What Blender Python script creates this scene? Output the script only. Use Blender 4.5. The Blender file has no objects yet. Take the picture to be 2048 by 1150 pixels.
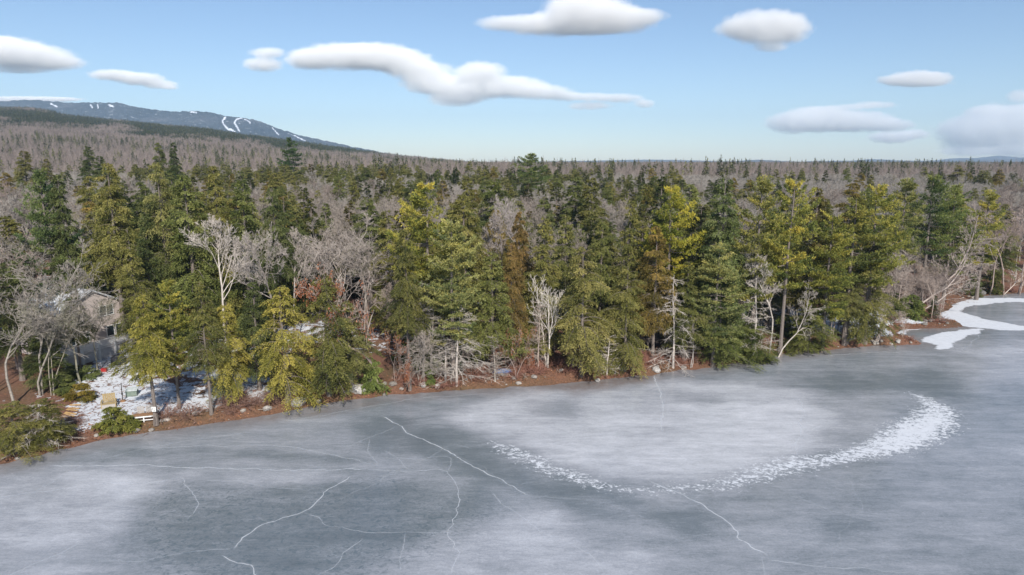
import bpy, math, random
import numpy as np
from math import radians, pi, sin, cos, tan, atan2, sqrt

S = bpy.context.scene
# ------------------------------------------------------------------ camera
F = 1365.0; TILT = radians(10.5); HC = 27.0
cam_d = bpy.data.cameras.new('camera'); cam = bpy.data.objects.new('camera', cam_d)
S.collection.objects.link(cam); S.camera = cam
cam_d.sensor_width = 36; cam_d.lens = 24.0
cam_d.clip_start = 1; cam_d.clip_end = 300000
cam.location = (0, 0, HC); cam.rotation_euler = (pi/2 - TILT, 0, 0)
# ------------------------------------------------------------------ light
SUN_EL = radians(36); SUN_AZ = radians(166)      # clockwise from +Y : behind the camera, to its right
w = bpy.data.worlds.new('World'); S.world = w; w.use_nodes = True
nt = w.node_tree; bg = nt.nodes['Background']
sky = nt.nodes.new('ShaderNodeTexSky'); sky.sky_type = 'NISHITA'; sky.sun_disc = False
sky.sun_elevation = SUN_EL; sky.sun_rotation = SUN_AZ
sky.air_density = 0.9; sky.dust_density = 0.35; sky.ozone_density = 3.0; sky.altitude = 200
nt.links.new(sky.outputs[0], bg.inputs['Color']); bg.inputs['Strength'].default_value = 0.098
sd = bpy.data.lights.new('sun', 'SUN'); so = bpy.data.objects.new('sun', sd); S.collection.objects.link(so)
sd.energy = 4.7; sd.angle = radians(0.6); sd.color = (1.0, 0.95, 0.87)
so.rotation_euler = (pi/2 - SUN_EL, 0, -SUN_AZ + pi)
S.view_settings.view_transform = 'Standard'; S.view_settings.look = 'None'
S.view_settings.exposure = 0.38; S.view_settings.gamma = 1.0
S.render.engine = 'CYCLES'
S.cycles.max_bounces = 12; S.cycles.diffuse_bounces = 3; S.cycles.glossy_bounces = 2
S.cycles.transmission_bounces = 2; S.cycles.transparent_max_bounces = 24; S.cycles.volume_bounces = 10; S.cycles.volume_step_rate = 0.25; S.cycles.volume_max_steps = 256
S.cycles.caustics_reflective = False; S.cycles.caustics_refractive = False

# ------------------------------------------------------------------ measuring helpers
CT, ST = cos(TILT), sin(TILT)
def ray(px, py):
    a = (px - 1024) / F; b = -(py - 575) / F
    return np.array([a, CT + b*ST, -ST + b*CT])
def G(px, py, z=0.0):                 # point of the level z seen at photo pixel (px,py)
    d = ray(px, py); t = (z - HC) / d[2]
    return np.array([d[0]*t, d[1]*t, z])
def atY(px, py, Y):                   # point at depth Y
    d = ray(px, py); t = Y / d[1]
    return np.array([d[0]*t, Y, HC + d[2]*t])
def sstep(a, b, x):
    t = np.clip((np.asarray(x, float) - a) / (b - a), 0, 1); return t*t*(3 - 2*t)

def _hash(ix, iy, seed):
    h = (ix.astype(np.int64)*374761393 + iy.astype(np.int64)*668265263 + seed*1442695041) & 0xffffffff
    h = ((h ^ (h >> 13)) * 1274126177) & 0xffffffff
    return ((h ^ (h >> 16)) & 0xffffff) / float(0xffffff)
def vnoise(x, y, seed=0):
    x = np.asarray(x, float); y = np.asarray(y, float)
    ix = np.floor(x); iy = np.floor(y); fx = x-ix; fy = y-iy
    fx = fx*fx*(3-2*fx); fy = fy*fy*(3-2*fy)
    a = _hash(ix, iy, seed); b = _hash(ix+1, iy, seed); c = _hash(ix, iy+1, seed); d = _hash(ix+1, iy+1, seed)
    return (a*(1-fx)+b*fx)*(1-fy) + (c*(1-fx)+d*fx)*fy
def fbm(x, y, seed=0, o=4):
    s = 0; a = 0.5; t = 0
    for i in range(o):
        s = s + a*vnoise(x*2**i, y*2**i, seed+i*17); t += a; a *= 0.55
    return s / t

# ------------------------------------------------------------------ shoreline
shore_px = [(0,925),(60,913),(130,893),(200,875),(300,862),(400,848),(500,832),(600,813),(700,797),(800,786),
 (900,780),(1000,773),(1100,766),(1200,757),(1290,748),(1350,739),(1420,733),(1480,722),(1560,706),(1650,698),(1750,690),
 (1800,688),(1838,688),(1822,678),(1796,672),(1786,664),(1800,656),(1850,655),(1905,653),(1918,651),(1898,640),(1868,636),
 (1876,627),(1890,618),(1900,607),(1935,597),(1980,590),(2048,584)]
shore = [tuple(G(x, y)[:2]) for x, y in shore_px]
land = [(-1500, -400), (-300, -60), (-90, 38)] + shore + [(150, 152), (230, 150), (420, 110), (900, -100), (2500, -400), (9000,-400),(9000, 9000), (-9000, 9000), (-9000, -400)]
LP = np.array(land)
def inside(x, y, P):
    r = np.zeros(np.shape(x), bool); n = len(P); j = n-1
    for i in range(n):
        xi, yi = P[i]; xj, yj = P[j]
        c = (yi > y) != (yj > y)
        with np.errstate(divide='ignore', invalid='ignore'):
            r ^= c & (x < (xj-xi)*(y-yi)/((yj-yi) if yj != yi else 1e-9) + xi)
        j = i
    return r
def dist_line(x, y, P, closed=False):
    best = np.full(np.shape(x), 1e9); n = len(P)
    for i in range(n if closed else n-1):
        ax, ay = P[i]; bx, by = P[(i+1) % n]
        dx, dy = bx-ax, by-ay; L = dx*dx+dy*dy + 1e-9
        t = np.clip(((x-ax)*dx + (y-ay)*dy)/L, 0, 1)
        best = np.minimum(best, np.hypot(x-ax-t*dx, y-ay-t*dy))
    return best
def sdist(x, y):
    x = np.asarray(x, float); y = np.asarray(y, float)
    d = dist_line(x, y, LP[:len(land)-3])
    s = np.where(inside(x, y, LP), d, -d)
    return s + (fbm(x*0.5, y*0.5, 5, 3)-0.5)*1.6*sstep(60, 15, np.abs(s))

# hill ridge table (left), seen over the forest
HILL_Y = 2100.0
hill_px = [(-400,195),(-200,203),(0,215),(60,214),(130,228),(206,235),(317,245),(400,252),(476,263),(571,275),(650,285),(700,292),(810,305),(947,317),(1046,321),(1300,324),(2500,326)]
_h = [atY(px, py, HILL_Y) for px, py in hill_px]
HX = np.array([p[0]/HILL_Y for p in _h]); HZ = np.array([p[2]-24 for p in _h])
def terrain(x, y):
    x = np.asarray(x, float); y = np.asarray(y, float)
    d = sdist(x, y)
    z = -1.4 + 1.4*sstep(-5, -0.4, d) + 0.75*sstep(-0.5, 1.5, d)
    z = z + 0.055*np.clip(d-1, 0, 60) + 0.030*np.clip(d-61, 0, 170)
    z = z + (fbm(x*0.09, y*0.09, 9, 4)-0.5)*1.6*sstep(0, 15, d) + (fbm(x*0.01, y*0.01, 3, 3)-0.5)*5*sstep(80, 260, d)
    # low sandy spits on the right
    spit = sstep(62, 70, x)*sstep(175, 150, y)*sstep(96, 99, y)
    z = np.where((d > 0) & (spit > 0), z*(1-spit) + spit*np.clip(d*0.09, 0, 1.2+0.03*d), z)
    q = x/np.maximum(y, 50)
    hr = np.interp(q, HX, HZ)
    k = sstep(380, HILL_Y, y)**0.9
    k = np.where(y > HILL_Y, 1 - 0.8*sstep(HILL_Y, HILL_Y+1500, y), k)
    base = np.minimum(z, 9 + (fbm(x*0.004, y*0.004, 8, 3)-0.5)*6)
    z = np.where(y > 380, np.where(d > 0, base + np.maximum(hr-9, 0)*k, z), z)
    return z
def ground_at(px, py):                 # where the photo ray meets the terrain
    d = ray(px, py)
    t = np.arange(40, 420, 0.25)
    X = d[0]*t; Y = d[1]*t; Z = HC + d[2]*t
    T = terrain(X, Y); i = np.argmax(Z <= np.maximum(T, 0))
    return np.array([X[i], Y[i], max(T[i], 0.0)])

# ------------------------------------------------------------------ materials
def newmat(name):
    m = bpy.data.materials.new(name); m.use_nodes = True
    return m, m.node_tree, m.node_tree.nodes, m.node_tree.links
def ramp(n, pts):
    r = n.new('ShaderNodeValToRGB'); e = r.color_ramp.elements
    while len(e) < len(pts): e.new(0.5)
    for i, (p, c) in enumerate(pts):
        e[i].position = p; e[i].color = (*c, 1) if len(c) == 3 else c
    return r
def noise_node(n, l, scale, detail=4, rough=0.55, coord=None, dist=0.0):
    t = n.new('ShaderNodeTexNoise'); t.inputs['Scale'].default_value = scale
    t.inputs['Detail'].default_value = detail; t.inputs['Roughness'].default_value = rough
    t.inputs['Distortion'].default_value = dist
    if coord is not None: l.new(coord, t.inputs['Vector'])
    return t
def mixc(n, l, fac, a, b, mode='MIX'):
    m = n.new('ShaderNodeMix'); m.data_type = 'RGBA'; m.blend_type = mode
    for s, v in ((m.inputs[0], fac), (m.inputs[6], a), (m.inputs[7], b)):
        if isinstance(v, (int, float)): s.default_value = v
        elif isinstance(v, tuple): s.default_value = (*v, 1) if len(v) == 3 else v
        else: l.new(v, s)
    return m.outputs[2]
def math_(n, l, op, a, b=0.0, clamp=False):
    m = n.new('ShaderNodeMath'); m.operation = op; m.use_clamp = clamp
    for s, v in ((m.inputs[0], a), (m.inputs[1], b)):
        if isinstance(v, (int, float)): s.default_value = v
        else: l.new(v, s)
    return m.outputs[0]

def foliage_mat(name, cols, transl=0.36):
    m, t, n, l = newmat(name)
    out = n['Material Output']; pb = n['Principled BSDF']
    at = n.new('ShaderNodeAttribute'); at.attribute_name = 'tint'
    oi = n.new('ShaderNodeObjectInfo')
    tc = n.new('ShaderNodeTexCoord')
    nz = noise_node(n, l, 0.55, 3, 0.6, tc.outputs['Object'])
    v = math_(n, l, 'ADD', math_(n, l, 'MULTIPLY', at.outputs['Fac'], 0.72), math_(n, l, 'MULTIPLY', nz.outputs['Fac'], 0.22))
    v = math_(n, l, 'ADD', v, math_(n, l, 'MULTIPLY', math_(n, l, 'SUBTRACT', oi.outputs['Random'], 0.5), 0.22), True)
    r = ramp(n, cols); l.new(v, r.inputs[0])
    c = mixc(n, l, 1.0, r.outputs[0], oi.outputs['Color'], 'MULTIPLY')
    l.new(c, pb.inputs['Base Color']); pb.inputs['Roughness'].default_value = 0.6
    pb.inputs['Specular IOR Level'].default_value = 0.25
    tr = n.new('ShaderNodeBsdfTranslucent'); l.new(c, tr.inputs['Color'])
    mx = n.new('ShaderNodeMixShader'); mx.inputs[0].default_value = transl
    l.new(pb.outputs[0], mx.inputs[1]); l.new(tr.outputs[0], mx.inputs[2]); l.new(mx.outputs[0], out.inputs['Surface'])
    return m
def rough_mat(name, c1, c2, scale=3.0, rough=0.85, bump=0.0, stretch=None, usecol=True, detail=5):
    m, t, n, l = newmat(name); pb = n['Principled BSDF']
    tc = n.new('ShaderNodeTexCoord'); vec = tc.outputs['Object']
    if stretch:
        mp = n.new('ShaderNodeMapping'); mp.inputs['Scale'].default_value = stretch; l.new(vec, mp.inputs['Vector']); vec = mp.outputs[0]
    nz = noise_node(n, l, scale, detail, 0.65, vec)
    r = ramp(n, [(0.3, c1), (0.7, c2)]); l.new(nz.outputs['Fac'], r.inputs[0]); c = r.outputs[0]
    if usecol:
        oi = n.new('ShaderNodeObjectInfo'); c = mixc(n, l, 1.0, c, oi.outputs['Color'], 'MULTIPLY')
    l.new(c, pb.inputs['Base Color']); pb.inputs['Roughness'].default_value = rough
    pb.inputs['Specular IOR Level'].default_value = 0.25
    if bump:
        b = n.new('ShaderNodeBump'); b.inputs['Strength'].default_value = bump; b.inputs['Distance'].default_value = 0.05
        l.new(nz.outputs['Fac'], b.inputs['Height']); l.new(b.outputs[0], pb.inputs['Normal'])
    return m
M = {}
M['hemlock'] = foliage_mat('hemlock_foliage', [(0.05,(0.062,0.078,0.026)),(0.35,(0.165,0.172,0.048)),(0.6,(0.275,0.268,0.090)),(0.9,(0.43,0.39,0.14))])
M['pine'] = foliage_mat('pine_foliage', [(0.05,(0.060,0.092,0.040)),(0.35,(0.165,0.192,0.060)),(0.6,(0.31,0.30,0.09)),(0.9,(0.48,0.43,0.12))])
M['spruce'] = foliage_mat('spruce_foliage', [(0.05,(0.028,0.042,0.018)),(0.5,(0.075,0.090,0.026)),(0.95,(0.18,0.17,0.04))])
M['leaf'] = foliage_mat('dry_leaf', [(0.1,(0.20,0.085,0.045)),(0.5,(0.38,0.17,0.08)),(0.95,(0.55,0.33,0.2))])
M['bark'] = rough_mat('conifer_bark', (0.10,0.080,0.068), (0.26,0.22,0.195), 6, 0.9, 0.5, (3,3,0.7))
M['twig'] = rough_mat('bare_branch', (0.215,0.19,0.165), (0.42,0.385,0.345), 4, 0.85, 0.0)
M['twig_far'] = rough_mat('distant_branch', (0.165,0.13,0.112), (0.31,0.26,0.23), 0.6, 0.9, 0.0)
M['brush'] = rough_mat('brush_stem', (0.13,0.075,0.055), (0.30,0.19,0.15), 3, 0.9)
M['rock'] = rough_mat('shore_rock', (0.20,0.185,0.17), (0.52,0.49,0.46), 3.5, 0.85, 0.6)

# ------------------------------------------------------------------ mesh builder
class MB:
    def __init__(s): s.v = []; s.q = []; s.t = []; s.m = []; s.n = 0
    def add(s, V, Q, tint=0.5, mat=0):
        V = np.asarray(V, float).reshape(-1, 3); Q = np.asarray(Q, np.int64).reshape(-1, 4)
        s.v.append(V); s.q.append(Q + s.n); s.n += len(V)
        s.t.append(np.broadcast_to(np.asarray(tint, float), (len(V),)).copy())
        s.m.append(np.full(len(Q), mat, np.int32))
    def join(s, o, mat=None):
        if not o.v: return s
        V, Q, T, Mi = o.arrays(); s.v.append(V); s.q.append(Q + s.n); s.n += len(V); s.t.append(T)
        s.m.append(Mi if mat is None else np.full(len(Q), mat, np.int32)); return s
    def arrays(s): return np.concatenate(s.v), np.concatenate(s.q), np.concatenate(s.t), np.concatenate(s.m)
    def mesh(s, name, mats, smooth=False):
        V, Q, T, Mi = s.arrays()
        me = bpy.data.meshes.new(name)
        me.vertices.add(len(V)); me.vertices.foreach_set('co', V.astype(np.float32).ravel())
        tri = Q[:, 3] == Q[:, 2]
        cnt = np.where(tri, 3, 4); st = np.concatenate([[0], np.cumsum(cnt)[:-1]])
        mask = np.ones(Q.shape, bool); mask[:, 3] = ~tri
        loops = Q[mask]
        me.loops.add(len(loops)); me.loops.foreach_set('vertex_index', loops.astype(np.int32))
        me.polygons.add(len(Q)); me.polygons.foreach_set('loop_start', st.astype(np.int32))
        me.polygons.foreach_set('material_index', Mi)
        me.polygons.foreach_set('use_smooth', np.full(len(Q), smooth))
        a = me.attributes.new('tint', 'FLOAT', 'POINT'); a.data.foreach_set('value', T.astype(np.float32))
        for mt in (mats if isinstance(mats, (list, tuple)) else [mats]): me.materials.append(mt)
        me.update(calc_edges=True); return me
def norm(v): return v / (np.linalg.norm(v, axis=-1, keepdims=True) + 1e-9)
def kites(mb, P, D, N, L, W, tint, mat=0):
    P = np.asarray(P); n = len(P); D = norm(D); Sd = norm(np.cross(D, N))
    L = np.broadcast_to(L, (n,))[:, None]; W = np.broadcast_to(W, (n,))[:, None]
    V = np.stack([P, P + D*L*0.55 + Sd*W*0.5, P + D*L, P + D*L*0.55 - Sd*W*0.5], 1).reshape(-1, 3)
    Q = np.arange(4*n).reshape(n, 4)
    mb.add(V, Q, np.repeat(np.broadcast_to(tint, (n,)), 4), mat)
def tubes(mb, p0, p1, r0, r1, k=3, mat=0, tint=0.5):
    p0 = np.asarray(p0, float); p1 = np.asarray(p1, float); n = len(p0)
    if n == 0: return
    d = norm(p1-p0); up = np.where(np.abs(d[:, 2:3]) < 0.9, np.array([[0, 0, 1.0]]), np.array([[1.0, 0, 0]]))
    a = norm(np.cross(d, up)); b = np.cross(d, a)
    r0 = np.broadcast_to(r0, (n,)); r1 = np.broadcast_to(r1, (n,))
    ring = []
    for i in range(k):
        c, s_ = cos(2*pi*i/k), sin(2*pi*i/k); ring.append(a*c + b*s_)
    R = np.stack(ring, 1)
    V = np.concatenate([p0[:, None] + R*r0[:, None, None], p1[:, None] + R*r1[:, None, None]], 1).reshape(-1, 3)
    i = np.arange(k); base = np.stack([i, (i+1) % k, k+(i+1) % k, k+i], 1)
    Q = (base[None] + (np.arange(n)*2*k)[:, None, None]).reshape(-1, 4)
    mb.add(V, Q, tint, mat)
def polytube(mb, P, R, k=7, mat=0):
    P = np.asarray(P, float); m = len(P)
    T = norm(np.gradient(P, axis=0)); rf = np.array([1.0, 0.03, 0.02]) if abs(T[0][0]) < 0.9 else np.array([0, 1.0, 0])
    a = norm(np.cross(T, rf)); b = np.cross(T, a); ang = np.arange(k)*2*pi/k
    V = P[:, None] + (a[:, None]*np.cos(ang)[None, :, None] + b[:, None]*np.sin(ang)[None, :, None])*np.asarray(R)[:, None, None]
    i = np.arange(k); Q = []
    for j in range(m-1): Q.append(np.stack([j*k+i, j*k+(i+1) % k, (j+1)*k+(i+1) % k, (j+1)*k+i], 1))
    mb.add(V.reshape(-1, 3), np.concatenate(Q), 0.5, mat)
def box(mb, c, s, mat=0, rot=0.0, tint=0.5):
    c = np.asarray(c, float); s = np.asarray(s, float)/2
    V = np.array([[x, y, z] for z in (-1, 1) for y in (-1, 1) for x in (-1, 1)])*s
    if rot: V = V @ np.array([[cos(rot), sin(rot), 0], [-sin(rot), cos(rot), 0], [0, 0, 1]])
    mb.add(V + c, [(0,2,3,1),(4,5,7,6),(0,1,5,4),(2,6,7,3),(0,4,6,2),(1,3,7,5)], tint, mat)

def link(name, me, parent=None, loc=None, color=None):
    o = bpy.data.objects.new(name, me); S.collection.objects.link(o)
    if parent is not None: o.parent = parent
    if loc is not None: o.location = loc
    if color is not None: o.color = (*color, 1)
    return o
def tag(o, label=None, cat=None, group=None, kind=None):
    if label: o['label'] = label
    if cat: o['category'] = cat
    if group: o['group'] = group
    if kind: o['kind'] = kind
    return o

# ------------------------------------------------------------------ tree prototypes (each: trunk mesh builder, crown mesh builder)
def trunk_line(rng, H, bend=0.02, lean=(0, 0)):
    t = np.linspace(0, 1, 9); P = np.zeros((9, 3)); P[:, 2] = t*H
    P[:, 0] = np.cumsum(rng.normal(0, bend*H/9, 9))*t + lean[0]*H*t; P[:, 1] = np.cumsum(rng.normal(0, bend*H/9, 9))*t + lean[1]*H*t
    P[0, :2] = 0; return P
def at_trunk(P, z):
    return np.stack([np.interp(z, P[:, 2], P[:, 0]), np.interp(z, P[:, 2], P[:, 1]), z], -1)
def hemlock(seed, H=18, R=3.6, base=0.06, nb=150, dens=1.0, leaf=0.25, droop=0.35, dead=26, power=0.8, gap=0.0, lump=0.35):
    rng = np.random.default_rng(seed); tr = MB(); cr = MB()
    P = trunk_line(rng, H, 0.02); t = np.linspace(0, 1, 9)
    r = 0.022*H*(1-t)**0.8*0.75 + 0.015; r[0] *= 1.35; polytube(tr, P, r, 8)
    hs = base + (1-base)*(np.arange(nb)+rng.uniform(0, 1, nb))/nb
    hs = np.clip(hs, 0, 0.995); az = rng.uniform(0, 2*pi, nb)
    side = {}                                # irregular outline: whole flanks reach further than others
    for i in range(nb):
        h = hs[i]; tt = (h-base)/(1-base)
        prof = (1-tt)**power*min(1, 0.55+tt*3.2)
        lum = 1 + lump*(vnoise(np.array(az[i]*1.1+seed), np.array(h*7.0), seed)-0.5)*2
        L = R*prof*rng.uniform(0.72, 1.12)*lum + 0.35
        if rng.random() < gap: L *= 0.4
        o = at_trunk(P, np.array(h*H)); hd = np.array([cos(az[i]), sin(az[i]), 0]); sd_ = np.array([-hd[1], hd[0], 0])
        rise = 0.25 + 0.5*tt + rng.normal(0, 0.08); dr = droop*(1.25-0.6*tt)+rng.normal(0, 0.05)
        bt = np.clip(rng.normal(0.45, 0.2) + 0.12*(tt-.5), 0, 1)
        s = np.linspace(0, 1, 6)
        C = o + hd*(L*s)[:, None]; C[:, 2] += L*(rise*s - (dr+rise*0.55)*s*s)
        tubes(tr if L > 2.2 else cr, C[:-1], C[1:], 0.012*L*(1-s[:-1])+0.012, 0.012*L*(1-s[1:])+0.008, 3, 1 if L <= 2.2 else 0)
        m = max(4, int(L*11.5*dens)); ss = np.sort(rng.uniform(0.12, 1, m))**0.8
        for sgn in (-1, 1):
            sp = ss + rng.normal(0, 0.02, m); sp = np.clip(sp, 0.05, 1)
            B = o + hd*(L*sp)[:, None]; B[:, 2] += L*(rise*sp - (dr+rise*0.55)*sp*sp)
            ls = (0.18*L + 0.5*L*(1-sp)*0.85)*rng.uniform(0.5, 1.1, m) + 0.15
            ls = np.minimum(ls, 1.5)
            th = rng.uniform(0.6, 1.15, m)
            D = hd*np.cos(th)[:, None] + sd_*(sgn*np.sin(th))[:, None]; D[:, 2] = rng.normal(-0.22, 0.18, m)
            D = norm(D)
            kk = max(3, int(round(6*dens)))
            for j in range(kk):
                f = (j+0.5+rng.uniform(-.4, .4, m))/kk
                Q = B + D*(ls*f)[:, None]; Q[:, 2] -= ls*f*f*0.35
                e = rng.normal(0, 0.55, (m, 3)); DD = norm(D + e*0.6 + np.array([0, 0, -0.15]))
                N = norm(rng.normal(0, 0.55, (m, 3)) + np.array([0, 0, 1.0]) + hd*0.3)
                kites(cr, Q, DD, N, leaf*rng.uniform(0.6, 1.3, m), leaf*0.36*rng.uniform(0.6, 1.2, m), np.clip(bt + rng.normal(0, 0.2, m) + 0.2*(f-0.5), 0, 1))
        # tip
    for i in range(dead):                    # dead twigs low on the stem
        h = rng.uniform(0.06, base+0.15)*H; a = rng.uniform(0, 2*pi); L = rng.uniform(0.5, 1.9)*R/3.6
        o = at_trunk(P, np.array(h)); q = o + np.array([cos(a)*L, sin(a)*L, rng.normal(-0.1, 0.25)*L])
        tubes(tr, [o], [q], [0.03], [0.01], 3)
        for b in range(5):
            f = rng.uniform(0.3, 1); c = o + (q-o)*f; e = c + norm((q-o) + rng.normal(0, 0.7, 3)*L)*L*0.4
            tubes(tr, [c], [e], [0.016], [0.006], 3)
    return tr, cr
def pine(seed, H=24, R=4.6, base=0.35, whorls=19, per=5, tuft=0.36, flat=0.5, dens=1.0, top=1.0):
    rng = np.random.default_rng(seed); tr = MB(); cr = MB()
    P = trunk_line(rng, H, 0.03); t = np.linspace(0, 1, 9)
    r = 0.016*H*(1-t)**0.7*0.8 + 0.02; r[0] *= 1.3; polytube(tr, P, r, 8)
    for w_ in range(whorls):
        tt = (w_ + rng.uniform(0, 0.5))/whorls; h = base + (1-base)*tt*0.985
        prof = (1-tt**1.7)**0.75*top*(0.62 + 0.5*math.sin(min(1, tt*2.2)*pi/2)) * (1.0 if rng.random() < 0.75 else 0.6)
        for b in range(per if rng.random() < 0.8 else per-2):
            az = rng.uniform(0, 2*pi); L = R*prof*rng.uniform(0.55, 1.15) + 0.45
            o = at_trunk(P, np.array(min(h + rng.normal(0, 0.006), 0.99)*H)); hd = np.array([cos(az), sin(az), 0]); sd_ = np.array([-hd[1], hd[0], 0])
            rise = rng.normal(-0.03, 0.045) + 0.7*tt**2.5; cur = 0.20
            f_ = lambda s: L*(rise*s + cur*s*s - 0.08*np.sin(s*pi))
            s = np.linspace(0, 1, 6); C = o + hd*(L*s)[:, None] + sd_*(0.08*L*np.sin(s*3+az))[:, None]; C[:, 2] += f_(s)
            tubes(tr, C[:-1], C[1:], 0.014*L*(1-s[:-1])+0.018, 0.014*L*(1-s[1:])+0.012, 3)
            bt = np.clip(rng.normal(0.45, 0.2) + 0.25*(tt-0.4), 0, 1)
            m = max(6, int(L*15*dens)); sp = rng.uniform(0.16 if tt < 0.75 else 0.05, 1.02, m)**0.75
            lat = rng.normal(0, 0.20, m)*L*(0.35+0.9*(sp < 0.92))
            B = o + hd*(L*sp)[:, None] + sd_*(0.08*L*np.sin(sp*3+az) + lat)[:, None]
            B[:, 2] += f_(sp) - np.abs(lat)*0.10 + rng.normal(0, 0.04, m)
            for j in range(8):
                D = norm(hd*0.7 + sd_*(np.sign(lat)*0.5)[:, None] + rng.normal(0, 0.75, (m, 3)) + np.array([0, 0, 0.55]))
                N = norm(rng.normal(0, 0.7, (m, 3)) + np.array([0, 0, 0.9]))
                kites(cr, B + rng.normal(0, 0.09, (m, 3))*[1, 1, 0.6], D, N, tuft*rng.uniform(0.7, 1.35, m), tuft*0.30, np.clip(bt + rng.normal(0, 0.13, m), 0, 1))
    for i in range(12):
        h = rng.uniform(0.12, base+0.05)*H; a = rng.uniform(0, 2*pi); L = rng.uniform(0.5, 2.2)
        o = at_trunk(P, np.array(h)); q = o + np.array([cos(a)*L, sin(a)*L, rng.normal(0, 0.2)*L]); tubes(tr, [o], [q], [0.035], [0.01], 3)
    return tr, cr
def bare(seed, H=15, spread=1.0, kids=(8, 5, 5, 4), lean=(0, 0), fork=0.35, tw=0.016, multi=1, up=0.25, r0=0.0095, leafy=0, kink=0.12, wide=0.5):
    rng = np.random.default_rng(seed); tr = MB(); cr = MB(); segs = {0: [], 1: [], 2: [], 3: [], 4: []}; tips = []
    def branch(p, d, L, r, lv):
        n = (7, 5, 4, 3, 2)[lv]; pts = [p]; dirs = [d]
        for i in range(n):
            d = d + rng.normal(0, kink*(1+0.4*lv), 3) + np.array([0, 0, up*(0.5 if lv else 0.3)/n*2])
            d = d/np.linalg.norm(d); q = pts[-1] + d*L/n
            ra = r*(1-0.72*i/n); rb = r*(1-0.72*(i+1)/n)
            segs[lv].append((pts[-1], q, max(ra, tw), max(rb, tw*0.8))); pts.append(q); dirs.append(d)
        if lv < len(kids):
            k = kids[lv]
            for c in range(k):
                f = (fork if lv == 0 else 0.22) + (1-(fork if lv == 0 else 0.22))*(c+rng.uniform(0, 1))/k
                i = min(int(f*n), n-1); u = f*n-i; pos = pts[i]*(1-u)+pts[i+1]*u; dd = dirs[i+1]
                perp = np.cross(dd, rng.normal(0, 1, 3)); perp /= np.linalg.norm(perp)
                a = rng.uniform(0.35, 0.95)*(1 if lv else spread)
                nd = dd*cos(a) + perp*sin(a)
                if lv == 0: cl = H*wide*(1.05-f)*rng.uniform(0.7, 1.15)+0.1*H
                else: cl = L*rng.uniform(0.38, 0.68)*(1.15-0.5*f)
                branch(pos, nd, cl, r*(1-0.7*f)*rng.uniform(0.45, 0.7), lv+1)
        elif leafy: tips.append(pts[-1]); tips.append(pts[-2])
    for s in range(multi):
        ln = np.array([lean[0], lean[1], 1.0]) + (rng.normal(0, 0.16, 3)*[1, 1, 0] if multi > 1 else 0)
        branch(np.array([rng.normal(0, 0.15), rng.normal(0, 0.15), -0.1]) if multi > 1 else np.zeros(3), ln/np.linalg.norm(ln), H*0.88*(1 if s == 0 else rng.uniform(0.7, 0.95)), r0*H/(1 if multi == 1 else 1.5), 0)
    for lv, sg in segs.items():
        if sg:
            A = [np.array([g[i] for g in sg]) for i in range(4)]
            tubes(tr if lv == 0 else cr, A[0], A[1], A[2], A[3], 6 if lv == 0 else (4 if lv == 1 else 3))
    if leafy and tips:
        T = np.array(tips); T = T[rng.random(len(T)) < leafy]; T = T[rng.random(len(T)) < sstep(0.42, 0.58, fbm(T[:, 0]*0.7+T[:, 1]*0.7, T[:, 2]*0.6, seed))]
        T = np.repeat(T, 4, 0); n = len(T)
        kites(cr, T + rng.normal(0, 0.16, (n, 3)), rng.normal(0, 1, (n, 3))+[0, 0, -0.6], rng.normal(0, 1, (n, 3)), rng.uniform(0.12, 0.22, n), rng.uniform(0.08, 0.14, n), rng.uniform(0, 1, n), 1)
    return tr, cr
def snag(seed, H=9, L0=1.8, nb=60, droop=-0.1, tw=0.010, base=0.1):       # dead conifer: grey stem with tiered thin limbs
    rng = np.random.default_rng(seed); tr = MB(); cr = MB()
    P = trunk_line(rng, H, 0.06); polytube(tr, P, np.linspace(0.010*H, 0.012, 9), 6)
    for i in range(nb):
        h = rng.uniform(base, 0.98); a = rng.uniform(0, 2*pi); L = L0*(1.1-h*0.8)*rng.uniform(0.5, 1.2)
        o = at_trunk(P, np.array(h*H)); d = norm(np.array([cos(a), sin(a), rng.normal(0.1, 0.25)])); p = o; pts = [o]
        for k in range(5):
            d = norm(d + rng.normal(0, 0.15, 3) + np.array([0, 0, droop])); p = p + d*L/5; pts.append(p)
        pts = np.array(pts); rr = np.linspace(0.019, tw*0.8, 6); tubes(cr, pts[:-1], pts[1:], rr[:-1], rr[1:], 3)
        m = 20; f = rng.uniform(0.2, 1, m)*5; ii = np.minimum(f.astype(int), 4); q = pts[ii] + (pts[ii+1]-pts[ii])*(f-ii)[:, None]
        D = norm(d + rng.normal(0, 0.75, (m, 3))); e = q + D*(L*0.3*rng.uniform(0.4, 1.2, m))[:, None]
        tubes(cr, q, e, tw, tw*0.5, 3)
    return tr, cr
def bush(seed, H=1.6, n=70, spread=0.8, tw=0.016):
    rng = np.random.default_rng(seed); b = MB()
    for i in range(n):
        a = rng.uniform(0, 2*pi); p = np.array([cos(a), sin(a), 0])*rng.uniform(0, 0.5)*spread; d = norm(np.array([cos(a)*spread, sin(a)*spread, 1.0])*[1, 1, 1] + rng.normal(0, 0.3, 3)); L = H*rng.uniform(0.5, 1.1)
        pts = [p]
        for k in range(4): d = norm(d + rng.normal(0, 0.25, 3) + [0, 0, -0.08]); p = p + d*L/4; pts.append(p)
        pts = np.array(pts); rr = np.linspace(tw*1.3, tw*0.6, 5); tubes(b, pts[:-1], pts[1:], rr[:-1], rr[1:], 3)
        for k in range(5):
            j = rng.integers(1, 5); e = pts[j] + norm(d + rng.normal(0, 0.7, 3))*L*0.25; tubes(b, [pts[j]], [e], [tw*0.8], [tw*0.4], 3)
    return b

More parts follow.
